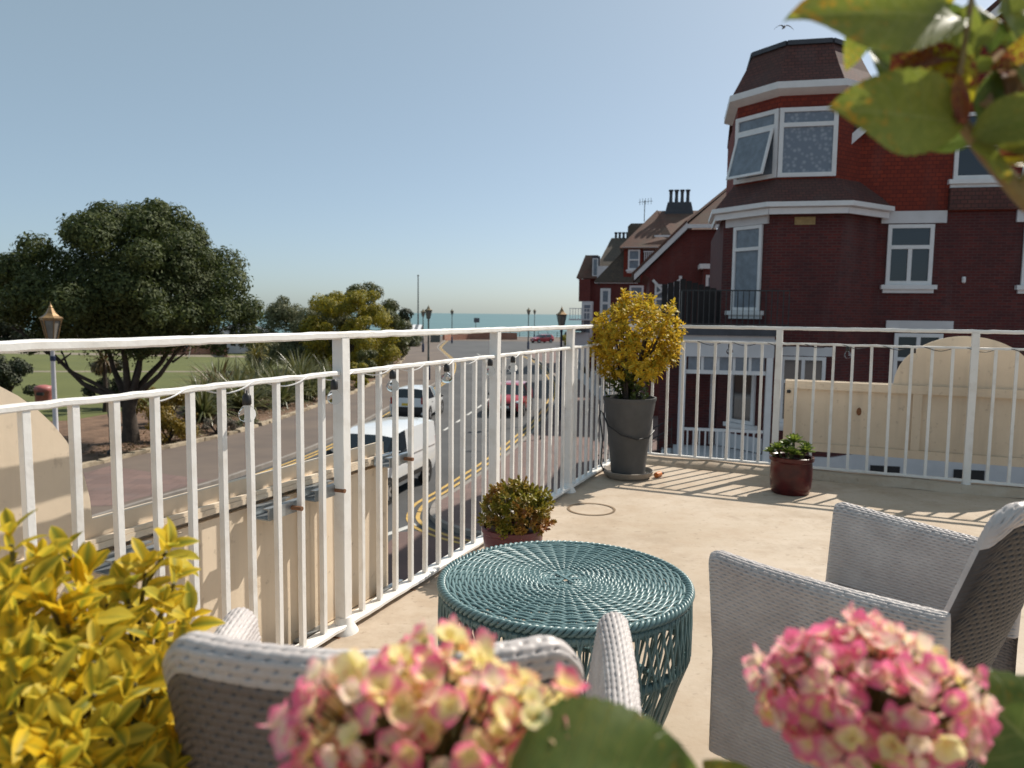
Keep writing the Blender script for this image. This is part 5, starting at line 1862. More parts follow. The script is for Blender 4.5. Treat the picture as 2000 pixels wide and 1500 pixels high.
def dome(cx, cy, cz, rx, ry, rz, k, r0_, r1_, seed, zmin=-.25, jit=.12):
    """clumps over and inside a dome"""
    rg = np.random.default_rng(seed)
    out = []
    while len(out) < k:
        d = rnd_unit(rg)
        if d.z < zmin: continue
        f = rg.uniform(.74, .98) if rg.random() < .8 else rg.uniform(.2, .7)
        r_ = rg.uniform(r0_, r1_)
        out.append(((cx + d.x * (rx - r_ * .6) * f / .9 + rg.normal(0, jit), cy + d.y * (ry - r_ * .6) * f / .9, cz + d.z * (rz - r_ * .5) * f / .9), (r_, r_, r_ * .8), r_ ** 2))
    return out


bl = dome(-14.35, 28.7, 1.0, 4.45, 4.2, 4.1, 90, .5, .9, 3, -.02, .2)
bl += [((-14.4, 28.9, 1.8), (3.4, 3.2, 2.4), 22)]
bl += [((-18.0, 28.5, .8), (.6, .8, .45), .4), ((-18.3, 28.7, -.25), (.45, .5, .3), .25), ((-18.6, 28.6, 2.2), (.7, 1, .7), .8), ((-10.6, 28.7, 2.2), (.7, 1, .7), .8), ((-17.3, 28.4, .2), (.8, .8, .6), .6), ((-10.2, 28.7, .35), (.55, .7, .5), .45), ((-10.0, 28.7, 1.2), (.6, .7, .6), .5),
       ((-16.2, 28.0, .35), (.8, .8, .6), .7), ((-13.0, 27.6, .25), (.9, .9, .75), .8), ((-11.4, 28, .35), (.75, .8, .6), .6), ((-14.4, 27.6, .6), (.9, .8, .6), .7), ((-13.7, 27.8, -.25), (.5, .5, .4), .3), ((-10.9, 28.2, -.25), (.3, .3, .25), .12)]
tree('spreading_tree', 'large spreading dark green tree with a domed crown on the left', (-14.6, 28.7, GZ), 1.75, .27,
     [((-17.9, 28.6, -.2), .13, .05), ((-16.3, 29.6, .9), .14, .05), ((-14.9, 28.2, 1.4), .16, .06), ((-13.6, 28.6, .9), .15, .05), ((-11.6, 28.4, .4), .13, .05), ((-12.6, 30, 1), .13, .05), ((-14.2, 29.5, 1.5), .14, .05), ((-18.6, 28.2, .5), .09, .04)],
     bl, 115000, .074, 'oak', 21, 'tree', .5)
bl = [((-19.9, 31, .05), (.6, .6, .26), .4), ((-20.6, 31, .45), (.6, .6, .35), .5), ((-20.6, 31, -.2), (.7, .7, .3), .5), ((-21.5, 31.2, .5), (.9, .8, .6), .9), ((-22.6, 31.4, .9), (1.1, 1, .8), 1.3), ((-24, 31.6, 1.2), (1.3, 1.2, 1), 1.6), ((-25.5, 32, 1.3), (1.5, 1.4, 1.2), 2), ((-27.2, 32.2, 1), (1.4, 1.3, 1.1), 1.6), ((-19.2, 31, -.05), (.35, .4, .2), .15)]
tree('dark_tree', 'dark tree at the left edge whose low branches reach into view', (-25.5, 32, GZ), 2.6, .25, [((-20.2, 31, .6), .1, .03), ((-22, 31, 1.6), .12, .05), ((-27, 33, 1.5), .12, .05)], bl, 12000, .10, 'oak_dark', 22)
bl = dome(-27.6, 41, -3.0, 1.7, 1.6, 1.5, 16, .35, .6, 4, -.2)
tree('dark_bush', 'dark rounded bush at the left edge above the arched sign board', (-27.3, 41, GZ), .8, .12, [((-27, 41, -2.2), .07, .03), ((-28, 41, -2.3), .07, .03)], bl, 4200, .10, 'oak_dark', 23, 'bush')
bl = dome(-17.4, 63, -2.0, 4.9, 3.6, 4.3, 70, .6, 1.0, 5, -.35)
tree('grey_green_tree', 'rounded grey green bushy tree left of the yellow tree', (-17, 63, GZ), 2.0, .22, [((-18.5, 62.6, -.5), .12, .04), ((-15.5, 62.6, -.3), .12, .04), ((-17, 63.5, .3), .12, .04)], bl, 34000, .11, 'tamarisk', 24)
bl = dome(-13.0, 60.5, -1.5, 4.0, 3.0, 4.8, 70, .5, .9, 6, -.5)
tree('yellow_tree', 'yellow leaved tree in the middle of the garden shrubs', (-12.9, 60.5, GZ), 2.0, .2, [((-14, 60, -.2), .1, .04), ((-11.8, 60, .1), .1, .04), ((-12.9, 61, .8), .1, .04)], bl, 32000, .10, 'yellowtree', 25)
bl = dome(-13.6, 68, -1.2, 4.3, 2.4, 4.75, 54, .6, .95, 7, -.3)
tree('green_tree', 'mid green tree rising just behind the yellow tree', (-13.7, 68, GZ), 2.2, .2, [((-14.5, 68, .2), .1, .04), ((-12.6, 68, .4), .1, .04)], bl, 22000, .12, 'greentree', 26)
bl = dome(-12.2, 77, -1.2, 2.1, 1.7, 3.4, 24, .45, .75, 9, -.5)
tree('small_dark_tree', 'small dark tree at the right end of the garden shrubs', (-12.6, 77, GZ), 2.0, .15, [((-13, 77, .2), .08, .03), ((-12, 77, .5), .08, .03)], bl, 5500, .14, 'oak_dark', 27)


def bush(name, label, c, r_, n, size, mt, seed, group=None, kb=10):
    root = thing(name, label, 'bush', (c[0], c[1], GZ), group)
    st_ = MB()
    for k in range(6):
        a = random.uniform(0, 6.28)
        st_.tube([(c[0], c[1], GZ), (c[0] + r_[0] * .5 * math.cos(a), c[1] + r_[1] * .5 * math.sin(a), GZ + r_[2] * .8)], [.04, .015], 5)
    st_.build('stems', 'bark', root)
    leaf_cloud('foliage', dome(c[0], c[1], c[2], r_[0], r_[1], r_[2], kb, min(r_) * .3, min(r_) * .5, seed, -.3, .05), n, size, mt, root, seed, .4)
    return root


bush('orange_bush', 'orange yellow bush right beside the trunk of the spreading tree', (-15.4, 33.2, GZ + .6), (1.5, 1.0, 1.15), 3000, .07, 'orangebush', 31)
bush('brown_bush', 'rust brown grassy bush below the spreading tree', (-13.2, 28.9, GZ + .35), (.9, .8, .9), 2200, .06, 'orangebush', 32)
bush('grey_bush', 'low grey lavender bush beside the edging stones', (-12.2, 31.0, GZ + .15), (.95, .7, .55), 2200, .05, 'lavender', 33)
bush('low_green_bush', 'small low green bush at the stone edging right of the lavender', (-11.5, 32.8, GZ + .1), (.6, .5, .35), 1000, .05, 'tamarisk', 34)
bush('golden_hedge', 'golden low hedge beside the left pavement, near the white hatchback', (-10.3, 50, GZ + .5), (.7, 2.6, 1.35), 3200, .08, 'yellowtree', 35, kb=16)
bush('green_hedge', 'green low hedge beyond the golden hedge along the pavement', (-11.0, 57, GZ + .6), (.9, 3.2, 1.7), 3200, .09, 'greentree', 36, kb=16)
bush('grey_hedge', 'grey green low hedge past the green one along the pavement', (-12.6, 72, GZ + .5), (1.2, 5, 1.6), 3500, .11, 'tamarisk', 37, kb=18)
bush('shadow_bush', 'dark leafy bush left of the trunk of the spreading tree', (-20.6, 38.4, GZ + .8), (1.1, 1.0, 1.9), 3000, .09, 'oak_dark', 38)
bush('far_bush', 'yellow green bush beside the bright red car at the junction', (10.2, 124, GZ + .5), (2.6, 1.5, 1.5), 2200, .14, 'yellowtree', 39)
bush('promenade_bush', 'grey green bushes before the striped shelter', (-15.2, 112, GZ + .4), (2.3, 3, 1.8), 2200, .16, 'tamarisk', 40)


def strap_clump(name, label, base, h, n, spread, mt, seed, trunk=0, wd=.07, cat='plant', group=None, droop=1.0):
    """sword leaves arching from the base (or from the head of a trunk)"""
    rg = np.random.default_rng(seed)
    root = thing(name, label, cat, base, group)
    bx, by, bz = base
    if trunk:
        MB().tube([(bx, by, bz), (bx + .06, by, bz + trunk * .5), (bx, by, bz + trunk)], [.13, .1, .11], 8).build('trunk', 'bark', root, SM)
    VV, FF = [], []
    for k in range(n):
        a = rg.uniform(0, 6.28)
        lean = rg.uniform(.05, 1) ** .8 * spread
        L = h * rg.uniform(.6, 1.1)
        d = np.array([math.cos(a), math.sin(a), 0])
        s = np.array([-math.sin(a), math.cos(a), 0])
        p = np.array([bx, by, bz + trunk]) + d * rg.uniform(0, .12) + s * rg.normal(0, .08)
        el = math.pi / 2 - lean
        b0 = len(VV)
        m_ = 6
        for i in range(m_ + 1):
            t_ = i / m_
            w_ = wd * .5 * (1 - t_ ** 3) * (1 if i < m_ else .05)
            up_ = np.cross(s, d * math.cos(el) + np.array([0, 0, math.sin(el)]))
            VV += [p - s * w_ + up_ * w_ * .4, p, p + s * w_ + up_ * w_ * .4]
            p = p + (d * math.cos(el) + np.array([0, 0, math.sin(el)])) * L / m_
            el -= droop * rg.uniform(.10, .3) * (lean + .2) * (1 + t_)
        for i in range(m_):
            for j in range(2):
                q = b0 + i * 3 + j
                FF.append((q, q + 1, q + 4, q + 3))
    o_ = np.array(off_of(root))
    me = fast_mesh('leaves', np.array(VV) - o_, FF, False)
    lo_ = link_mesh('leaves', me, mt, root)
    lo_['kind'] = 'stuff'
    return root


ph = [(-14.2, 34.6, 1.9, 'first and nearest'), (-13.2, 37.2, 2.1, 'second'), (-12.3, 40.0, 2.2, 'third'), (-11.6, 43.0, 2.1, 'fourth'), (-16.5, 42.5, 2.3, 'fifth'), (-14.7, 44.5, 2.4, 'sixth'), (-13.4, 47.6, 2.3, 'seventh'), (-11.4, 46.5, 1.7, 'eighth'), (-16.6, 48.5, 2.4, 'ninth'), (-14.6, 51.5, 2.3, 'tenth'), (-12.1, 50.5, 2.0, 'eleventh'), (-17.8, 45.5, 2.2, 'twelfth'), (-15.4, 37.6, 2.0, 'thirteenth'), (-14.9, 40.6, 2.2, 'last')]
for k, (x, y, h, nm) in enumerate(ph):
    strap_clump('flax_plant', f'green sword leaved flax clump in the garden bed, {nm} from the tree', (x, y, GZ), h * 1.22, 150, 1.0, 'strap_brown' if k == 4 else 'strap', 50 + k, 0, .10, 'plant', 'flax clumps in the garden bed')
strap_clump('cabbage_palm', 'yellowish cabbage palm head standing above the green flax clumps', (-15.6, 46.0, GZ), 1.1, 70, 1.8, 'strap_gold', 71, 2.3, .06, 'palm', None, .6)
strap_clump('cabbage_palm', 'brown cabbage palm with a drooping head right of the white lamp post', (-20.0, 37.0, GZ), 1.3, 90, 2.1, 'strap_brown', 72, 2.5, .06, 'palm', None, 1.0)
strap_clump('cabbage_palm', 'golden cabbage palm near the low brick wall behind the flax', (-18.0, 54.0, GZ), 1.2, 70, 1.8, 'strap_gold', 73, 2.6, .06, 'palm', None, .7)
strap_clump('grass_tuft', 'pale grassy tuft below the spreading tree, next to the stone edging', (-12.9, 30.0, GZ), .8, 50, 1.2, 'strap_gold', 74, 0, .03, 'plant')
# far hedge at the edge of the lawn
hd = thing('far_hedge', 'long low dark hedge closing the lawn in front of the sea', 'hedge', (-75, 112, GZ))
leaf_cloud('foliage', [((x, 112, GZ + .3), (2.4, 1, .55), 1) for x in range(-120, -44, 3)], 6000, .2, 'oak_dark', hd, 81, .3)
MB().box((-82, 112, GZ + .2), (76, .8, .4)).build('stems', 'bark', hd)

# leaf litter and dry ground cover in the bed: nobody could count it
gcv = leaf_cloud('ground_cover', [((-13.5 + .1 * (k % 3), 26 + k * 1.4, GZ + .03), (2.6, 1.0, .05), 1) for k in range(24)], 9000, .05, 'strap_brown', None, 90, .0, 2.0)
gcv['kind'] = 'stuff'
gcv['label'] = 'dry brown litter over the garden bed'

# small posts and boxes near the tree
bn = thing('litter_bin', 'small pinkish red rounded litter bin on the grass behind the white lamp post', 'litter bin', (-24.0, 38.6, GZ))
M['pinkred'] = mat('faded red plastic', (0.42, 0.13, 0.12, 1), .5, .25, 5)
MB().lathe((-24.0, 38.6, GZ), [(.36, 0), (.38, .06), (.40, .8), (.43, .84), (.43, .98), (.36, 1.08), (.15, 1.14), (.02, 1.15)], 20).build('body', 'pinkred', bn, SM)
MB().box((-23.9, 38.15, GZ + .72), (.34, .1, .16)).build('opening', 'black', bn)
bn2 = thing('black_post', 'short black post with a foot below the spreading tree', 'post', (-14.0, 26.2, GZ))
MB().lathe((-14.0, 26.2, GZ), [(.16, 0), (.14, .1), (.06, .16), (.055, 1.3), (.08, 1.34), (.08, 1.5), (.03, 1.56)], 12).build('shaft', 'black', bn2, SM)
for k, (p0, p1, h, nm) in enumerate((((-41, 84), (-33.5, 87), .9, 'left, under the tree crown'), ((-33.5, 87), (-31, 82), .9, 'in the middle, beside the parasol'), ((-22.5, 76), (-19.8, 77), .95, 'right, beside the grey green tree'))):
    wl_ = thing('low_wall', f'low orange brick garden wall at the back of the garden, {nm}', 'wall', (p0[0], p0[1], GZ), 'low garden walls')
    MB().bar((*p0, GZ + h / 2), (*p1, GZ + h / 2), .3, h).build('wall', 'wallbrick', wl_)
    MB().bar((*p0, GZ + h + .06), (*p1, GZ + h + .06), .42, .12).build('coping', 'wallbrick', wl_)

# ================================================================== SEA FRONT
pv = thing('pavilion', 'small pale pavilion with a grey hipped roof beside the sea, under the tree crown', 'pavilion', (-32.6, 92, GZ))
cx, cy = -32.6, 92
MB().box((cx, cy, GZ + 1.15), (4.4, 4.4, 2.3)).build('wall', 'plaster', pv)
rfv = MB().add([(cx - 3.1, cy - 3.1, GZ + 2.3), (cx + 3.1, cy - 3.1, GZ + 2.3), (cx + 3.1, cy + 3.1, GZ + 2.3), (cx - 3.1, cy + 3.1, GZ + 2.3), (cx - .15, cy - .15, GZ + 3.75), (cx + .15, cy - .15, GZ + 3.75), (cx + .15, cy + .15, GZ + 3.75), (cx - .15, cy + .15, GZ + 3.75)],
              [(0, 1, 5, 4), (1, 2, 6, 5), (2, 3, 7, 6), (3, 0, 4, 7), (4, 5, 6, 7), (3, 2, 1, 0)])
M['slate'] = mat('grey slate', (.13, .14, .16, 1), .7, .25, 2)
rfo = rfv.build('roof', 'slate', pv)
for k, (sx, sy) in enumerate(((-1, -1), (1, -1))):
    MB().bar((cx + sx * 3.1, cy + sy * 3.1, GZ + 2.33), (cx + sx * .15, cy + sy * .15, GZ + 3.79), .16, .1).build('hip_ridge', 'lead', rfo)
for k in range(4):
    MB().box((cx - 1.5 + k, cy - 2.22, GZ + 1.4), (.55, .06, 1.0)).build('window', 'glass', pv)
MB().box((cx, cy, GZ + 2.2), (5.9, 5.9, .16)).build('eaves', 'woodwhite', pv)
for sx in (-1, 1):
    MB().box((cx + sx * 2.75, cy - 2.75, GZ + 1.06), (.16, .16, 2.12)).build('post', 'woodwhite', pv)

sh = thing('beach_shelter', 'white beach shelter with a striped canopy on the promenade', 'shelter', (-17, 124, GZ))
for k in range(8):
    MB().slab([(-18.9 + k * .5, 122.6, GZ + 2.3), (-18.4 + k * .5, 122.6, GZ + 2.3), (-18.4 + k * .5, 125, GZ + 3.1), (-18.9 + k * .5, 125, GZ + 3.1)], .06 + .02 * (k % 2)).build('canopy_strip', 'woodwhite' if k % 2 else 'slate', sh)
for k in range(5):
    MB().box((-18.8 + k * .97, 122.8, GZ + 1.1), (.1, .1, 2.2)).build('post', 'woodwhite', sh)
MB().box((-16.9, 125.1, GZ + 1.5), (4.2, .15, 3)).build('back_wall', 'plaster', sh)

par = thing('brick_parapet', 'curved dark red brick parapet wall closing the end of the road', 'wall', (-6, 146, RZ))
for k, (p0, p1) in enumerate((((-12.6, 138.5), (-11.4, 143)), ((-11.4, 143), (-8.5, 146.8)), ((-8.5, 146.8), (-4.0, 148)), ((-4.0, 148), (.9, 148)))):
    MB().bar((*p0, RZ + .62), (*p1, RZ + .62), .4, 1.24).build('wall', 'wallbrick', par)
    MB().bar((*p0, RZ + 1.3), (*p1, RZ + 1.3), .5, .12).build('coping', 'wallbrick', par)
M['signblack'] = M['black']
kb_ = thing('utility_box', 'dark green utility box before the brick parapet on the left', 'cabinet', (-13.0, 128, PZ))
MB().box((-13.0, 128, PZ + .75), (1.6, .8, 1.5)).build('cabinet', 'lampgrey', kb_)
MB().box((-13.0, 128, PZ + 1.54), (1.7, .9, .08)).build('lid', 'lead', kb_)
ss = thing('notice_sign', 'small dark notice sign on a thin pole before the sea', 'sign', (-7.3, 150, GZ))
MB().tube([(-7.3, 150, GZ), (-7.3, 150, GZ + 4.1)], .06, 6).build('pole', 'lampgrey', ss)
MB().box((-7.1, 149.9, GZ + 3.7), (1.1, .08, .9)).build('plate', 'slate', ss)

fr = thing('promenade_railing', 'long railing along the sea front promenade before the water', 'railing', (0, 160, GZ))
for z in (.55, .95, 1.3):
    MB().box((0, 162, GZ + z), (70, .06, .06)).build('rail', 'lampgrey', fr)
for k in range(36):
    MB().box((-34.5 + k * 2, 162, GZ + .68), (.12, .12, 1.36)).build('post', 'lampgrey', fr)


# people on the promenade: skin-modifier figures
def person(label, loc, rz, stride, shirt, legs_c, arm=.1):
    root = thing('person', label, 'person', loc, 'people on the promenade')
    J = {'pel': (0, 0, .95), 'chest': (0, .02, 1.25), 'neck': (0, .0, 1.48), 'head': (0, .02, 1.62), 'crown': (0, 0, 1.74),
         'hl': (-.1, 0, .90), 'kl': (-.11, stride * .6, .5), 'al': (-.11, stride * .9 - .05, .08), 'tl': (-.11, stride * .9 + .12, .03),
         'hr': (.1, 0, .90), 'kr': (.11, -stride * .3, .5), 'ar': (.11, -stride - .05, .08), 'tr': (.11, -stride + .12, .03),
         'sl': (-.19, 0, 1.42), 'el': (-.25, -arm, 1.15), 'wl': (-.24, .08 - arm, .9), 'sr': (.19, 0, 1.42), 'er': (.25, arm, 1.15), 'wr': (.24, .1 + arm, .9)}
    E_ = [('pel', 'chest'), ('chest', 'neck'), ('neck', 'head'), ('head', 'crown'), ('pel', 'hl'), ('hl', 'kl'), ('kl', 'al'), ('al', 'tl'), ('pel', 'hr'), ('hr', 'kr'), ('kr', 'ar'), ('ar', 'tr'), ('chest', 'sl'), ('sl', 'el'), ('el', 'wl'), ('chest', 'sr'), ('sr', 'er'), ('er', 'wr')]
    rad_ = {'pel': .14, 'chest': .15, 'neck': .06, 'head': .095, 'crown': .07, 'hl': .09, 'hr': .09, 'kl': .06, 'kr': .06, 'al': .045, 'ar': .045, 'tl': .035, 'tr': .035, 'sl': .06, 'sr': .06, 'el': .045, 'er': .045, 'wl': .035, 'wr': .035}
    ks = list(J)
    me = bpy.data.meshes.new('body')
    me.from_pydata([J[k] for k in ks], [(ks.index(a), ks.index(b_)) for a, b_ in E_], [])
    ob = link_mesh('body', me, None, root)
    md = ob.modifiers.new('skin', 'SKIN')
    ss_ = ob.modifiers.new('subd', 'SUBSURF')
    ss_.levels = ss_.render_levels = 1
    for i, k in enumerate(ks):
        me.skin_vertices[0].data[i].radius = (rad_[k], rad_[k])
    me.skin_vertices[0].data[0].use_root = True
    mt, t, b, o = newmat('clothed figure')
    tc = nn(t, 'ShaderNodeTexCoord')
    s = nn(t, 'ShaderNodeSeparateXYZ')
    t.links.new(tc.outputs['Object'], s.inputs[0])
    c1 = mixcol(t, mth(t, 'GREATER_THAN', s.outputs[2], .95), legs_c, shirt)
    c2 = mixcol(t, mth(t, 'GREATER_THAN', s.outputs[2], 1.5), c1, (.45, .25, .17, 1))
    c3 = mixcol(t, mth(t, 'GREATER_THAN', s.outputs[2], 1.68), c2, (.06, .04, .03, 1))
    t.links.new(c3, b.inputs['Base Color'])
    b.inputs['Roughness'].default_value = .85
    me.materials.append(mt)
    root.rotation_euler = (0, 0, rz)
    return root


GP = GZ + .035
person('person in a dark top and shorts walking, leftmost of the group by the sea railing', (10.4, 149, GP), .4, .25, (.05, .05, .07, 1), (.35, .3, .22, 1))
person('person in a white top and dark trousers standing next to the leftmost walker', (11.9, 148, GP), -.5, .12, (.7, .7, .7, 1), (.03, .04, .07, 1))
person('person in a blue top walking in the middle of the group by the railing', (14.2, 150, GP), 2.6, .3, (.05, .12, .3, 1), (.04, .04, .05, 1))
person('person in black, right of the blue topped walker by the railing', (16.0, 149, GP), 3.0, .2, (.02, .02, .025, 1), (.02, .02, .03, 1))
person('person in a red top standing alone behind the brick parapet', (-4.2, 152, GP), .2, .1, (.45, .05, .04, 1), (.08, .08, .1, 1))
# parasol by the garden wall
um = thing('beach_parasol', 'small tilted white and blue striped parasol behind the flax clumps', 'parasol', (-34.2, 80, GZ))
MB().tube([(-34.2, 80, GZ), (-34.0, 80, GZ + 1.1), (-33.7, 79.9, GZ + 2.0)], .03, 6).build('pole', 'woodwhite', um)
M['blue'] = mat('blue canvas', (.08, .2, .42, 1), .8, .1)
axp = Vector((-.45, -.35, .82)).normalized()
e1 = axp.orthogonal().normalized()
e2 = axp.cross(e1)
ap = Vector((-34.0, 79.9, GZ + 2.1))
for k in range(10):
    a0, a1 = 2 * math.pi * k / 10, 2 * math.pi * (k + 1) / 10
    q = [ap + axp * .02]
    P = []
    for rr, dz in ((.02, 0), (.5, -.12), (.95, -.42)):
        for a in (a0, a1):
            P.append(ap + (e1 * math.cos(a) + e2 * math.sin(a)) * rr + axp * dz)
    MB().add(P, [(0, 1, 3, 2), (2, 3, 5, 4)]).build('canopy_panel', 'blue' if k % 3 == 0 else 'woodwhite', um)

# gull
gl_ = thing('gull', 'gull gliding in the sky left of the turret roof', 'bird', (13.6, 40, 15.8))
M['gull'] = mat('gull plumage', (.20, .20, .21, 1), .8, .3)
gp = Vector((13.6, 40, 15.85))
VV = []
FF = []
for i in range(9):
    t_ = i / 8 * 2 - 1
    x = t_ * .5
    z = .16 * abs(t_) ** .6 * (1 - .9 * abs(t_)) * 2 - .16 * t_ * t_
    ch_ = .13 * (1 - abs(t_) ** 1.5) + .01
    VV += [gp + Vector((x, -ch_ * .5, z)), gp + Vector((x, 0, z + .02)), gp + Vector((x, ch_ * .6, z))]
for i in range(8):
    for j in range(2):
        q = i * 3 + j
        FF.append((q, q + 3, q + 4, q + 1))
MB().add(VV, FF).build('wings', 'gull', gl_)
MB().tube([gp + Vector((-.03, -.24, -.03)), gp + Vector((-.02, -.18, 0)), gp + Vector((0, -.05, 0)), gp + Vector((0, .12, 0)), gp + Vector((0, .26, .0))], [.01, .04, .06, .045, .015], 8).build('body', 'gull', gl_, SM)

# ================================================================== FOREGROUND PLANTS
def pt(x, y, Y):
    """a point at distance Y north of the viewer, measured from the photograph's direction (x, y)"""
    d = fw + rt * ((x - 1000) / 1480) - up * ((y - 750) / 1480)
    return Vector((0, 0, 1.2)) + d * (Y / d.y)


# ---- golden euonymus, lower left
ex, ey = -0.66, 0.86
M['terracotta'] = mat('terracotta', (.30, .12, .06, 1), .85, .25, 8)
ep = thing('foreground_pot', 'terracotta pot holding the golden shrub at the lower left', 'pot', (ex, ey, 0))
MB().lathe((ex, ey, 0), [(.15, 0), (.155, .01), (.20, .30), (.215, .31), (.22, .37), (.20, .375), (.19, .34)], 32).build('pot', 'terracotta', ep, R(35))
MB().lathe((ex, ey, .33), [(.19, 0), (.05, .01), (.002, .012)], 20, cap=False).build('compost', 'compost', ep)
eu = thing('euonymus', 'golden variegated shrub with glossy leaves in the lower left foreground', 'shrub', (ex, ey, .34))
rg = np.random.default_rng(19)
tips = []
for px_, py_, Y in ((20, 1030, .88), (75, 1075, .9), (130, 1060, .94), (165, 1110, .93), (20, 1120, .84), (95, 1150, .86), (155, 1175, .88), (35, 1210, .82), (110, 1240, .82), (185, 1260, .85), (330, 1050, .98), (285, 1090, .97), (345, 1110, .98), (250, 1140, .95), (320, 1160, .96), (230, 1215, .92), (300, 1230, .93), (360, 1260, .95),
                    (40, 1300, .78), (110, 1330, .78), (190, 1330, .80), (260, 1310, .86), (330, 1320, .89), (60, 1400, .74), (140, 1410, .76), (220, 1410, .80), (295, 1400, .85), (340, 1420, .88), (30, 1470, .72), (110, 1480, .72), (190, 1490, .76), (265, 1480, .80), (330, 1500, .85), (-40, 1100, .84), (-60, 1250, .80), (-50, 1400, .74), (370, 1190, .98), (205, 1150, .95), (380, 1340, .92), (350, 1470, .88),
                    (10, 1370, .75), (165, 1290, .82), (75, 1270, .80), (240, 1350, .83), (0, 1180, .83), (60, 1130, .87), (130, 1190, .86), (180, 1210, .88), (90, 1450, .73), (160, 1460, .75), (10, 1260, .79), (310, 1280, .91), (375, 1400, .9)):
    tips.append(pt(px_, py_ + 18, Y))
leaves = []
stm = MB()
for tp in tips:
    ax = Vector((tp.x - ex, (tp.y - ey) * .8 - .25, .42)) + rnd_unit(rg) * .22
    n0 = len(leaves)
    shoot(leaves, tp, ax, 7, rg.uniform(.95, 1.2), rg, .017, 30, 78)
    a = ax.normalized()
    b0 = Vector((ex + rg.uniform(-.06, .06), ey + rg.uniform(-.06, .06), .34))
    stm.tube([b0, b0.lerp(tp - a * .16, .5) + Vector((0, 0, -.03)), tp - a * .16, tp - a * .01], [.007, .005, .004, .0025], 6)
stm.build('stem', 'twig', eu, SM)
# the 300 nearest leaves are parts, the rest one mass
def camdist(mm):
    p = mm.translation
    return (p - Vector((0, 0, 1.2))).length + (0 if p.z > .5 else 1)
leaves.sort(key=lambda q: camdist(q[1]))
gold_me = []
for k, (Vv, Fv, UVv) in enumerate(GOLD_T):
    me = fast_mesh('leaf', Vv, Fv, True, UVv)
    me.materials.append(M['gold'])
    gold_me.append(me)
eo = off_of(eu)
for k, mm in leaves[:300]:
    o_ = link_mesh('leaf', gold_me[k], None, eu)
    m2 = mm.copy()
    m2.translation = mm.translation - eo
    o_.matrix_local = m2
join_instances('leaves', GOLD_T, leaves[300:], 'gold', eu)
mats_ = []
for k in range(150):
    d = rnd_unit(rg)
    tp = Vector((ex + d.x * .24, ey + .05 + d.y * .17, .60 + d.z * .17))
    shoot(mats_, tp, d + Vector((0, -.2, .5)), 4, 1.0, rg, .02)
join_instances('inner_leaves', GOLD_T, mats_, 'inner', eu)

# ---- hydrangea: petals cream at the eye, pink at the tip
def petalmat(name, bias, cream, pink, green):
    mt, t, b, o = newmat(name)
    u_, v_ = uvmath(t)
    oi = nn(t, 'ShaderNodeObjectInfo')
    r_ = oi.outputs['Random']
    f = mth(t, 'ADD', u_, mth(t, 'MULTIPLY', mth(t, 'SUBTRACT', noise(t, 120, 2), .5), .4))
    f = mth(t, 'ADD', f, mth(t, 'MULTIPLY', mth(t, 'SUBTRACT', r_, .5), .9))
    f = ramp(t, mth(t, 'ADD', f, bias), .35, .95)
    c = mixcol(t, f, cream, pink)
    c = mixcol(t, mth(t, 'MULTIPLY', ramp(t, u_, .45, .0), .7), c, green)
    vein = ramp(t, mth(t, 'ABSOLUTE', v_), .09, .0)
    c = mixcol(t, mth(t, 'MULTIPLY', vein, .25), c, (.8, .62, .45, 1))
    t.links.new(c, b.inputs['Base Color'])
    b.inputs['Roughness'].default_value = .55
    translucent(t, b, o, c, .45)
    return mt
M['petal_pink'] = petalmat('pink petal', .05, (.97, .83, .66, 1), (.86, .20, .37, 1), (.95, .88, .42, 1))
M['petal_cream'] = petalmat('cream petal', -.16, (.98, .90, .48, 1), (.86, .17, .33, 1), (.95, .84, .20, 1))


FT = {'petal_pink': [], 'petal_cream': []}
def floret_mesh(seed, mt):
    rg = np.random.default_rng(seed)
    VV, FF, UU, base = [], [], [], 0
    for k in range(4):
        a = k * math.pi / 2 + rg.normal(0, .12)
        V0, F0, U0 = leaf_grid(.0135 * rg.uniform(.9, 1.1), .0150 * rg.uniform(.9, 1.1), .15, rg.uniform(-.5, .1), 4, 4, 0, .5, .75, .03, seed + k)
        el = R(rg.uniform(8, 42))
        d = Vector((math.cos(a) * math.cos(el), math.sin(a) * math.cos(el), math.sin(el)))
        mm = np.array(frame((math.cos(a) * .0008, math.sin(a) * .0008, .0004 * (k % 2)), d, Vector((0, 0, 1))))
        VV.append(V0 @ mm[:3, :3].T + mm[:3, 3])
        FF.append(F0 + base)
        UU.append(U0)
        base += len(V0)
    FT[mt].append((np.concatenate(VV), np.concatenate(FF), np.concatenate(UU)))
    me = fast_mesh('floret', np.concatenate(VV), np.concatenate(FF), True, np.concatenate(UU))
    me.materials.append(M[mt])
    return me


FM = {m_: [floret_mesh(100 + 10 * i + 7 * j, m_) for i in range(5)] for j, m_ in enumerate(('petal_pink', 'petal_cream'))}

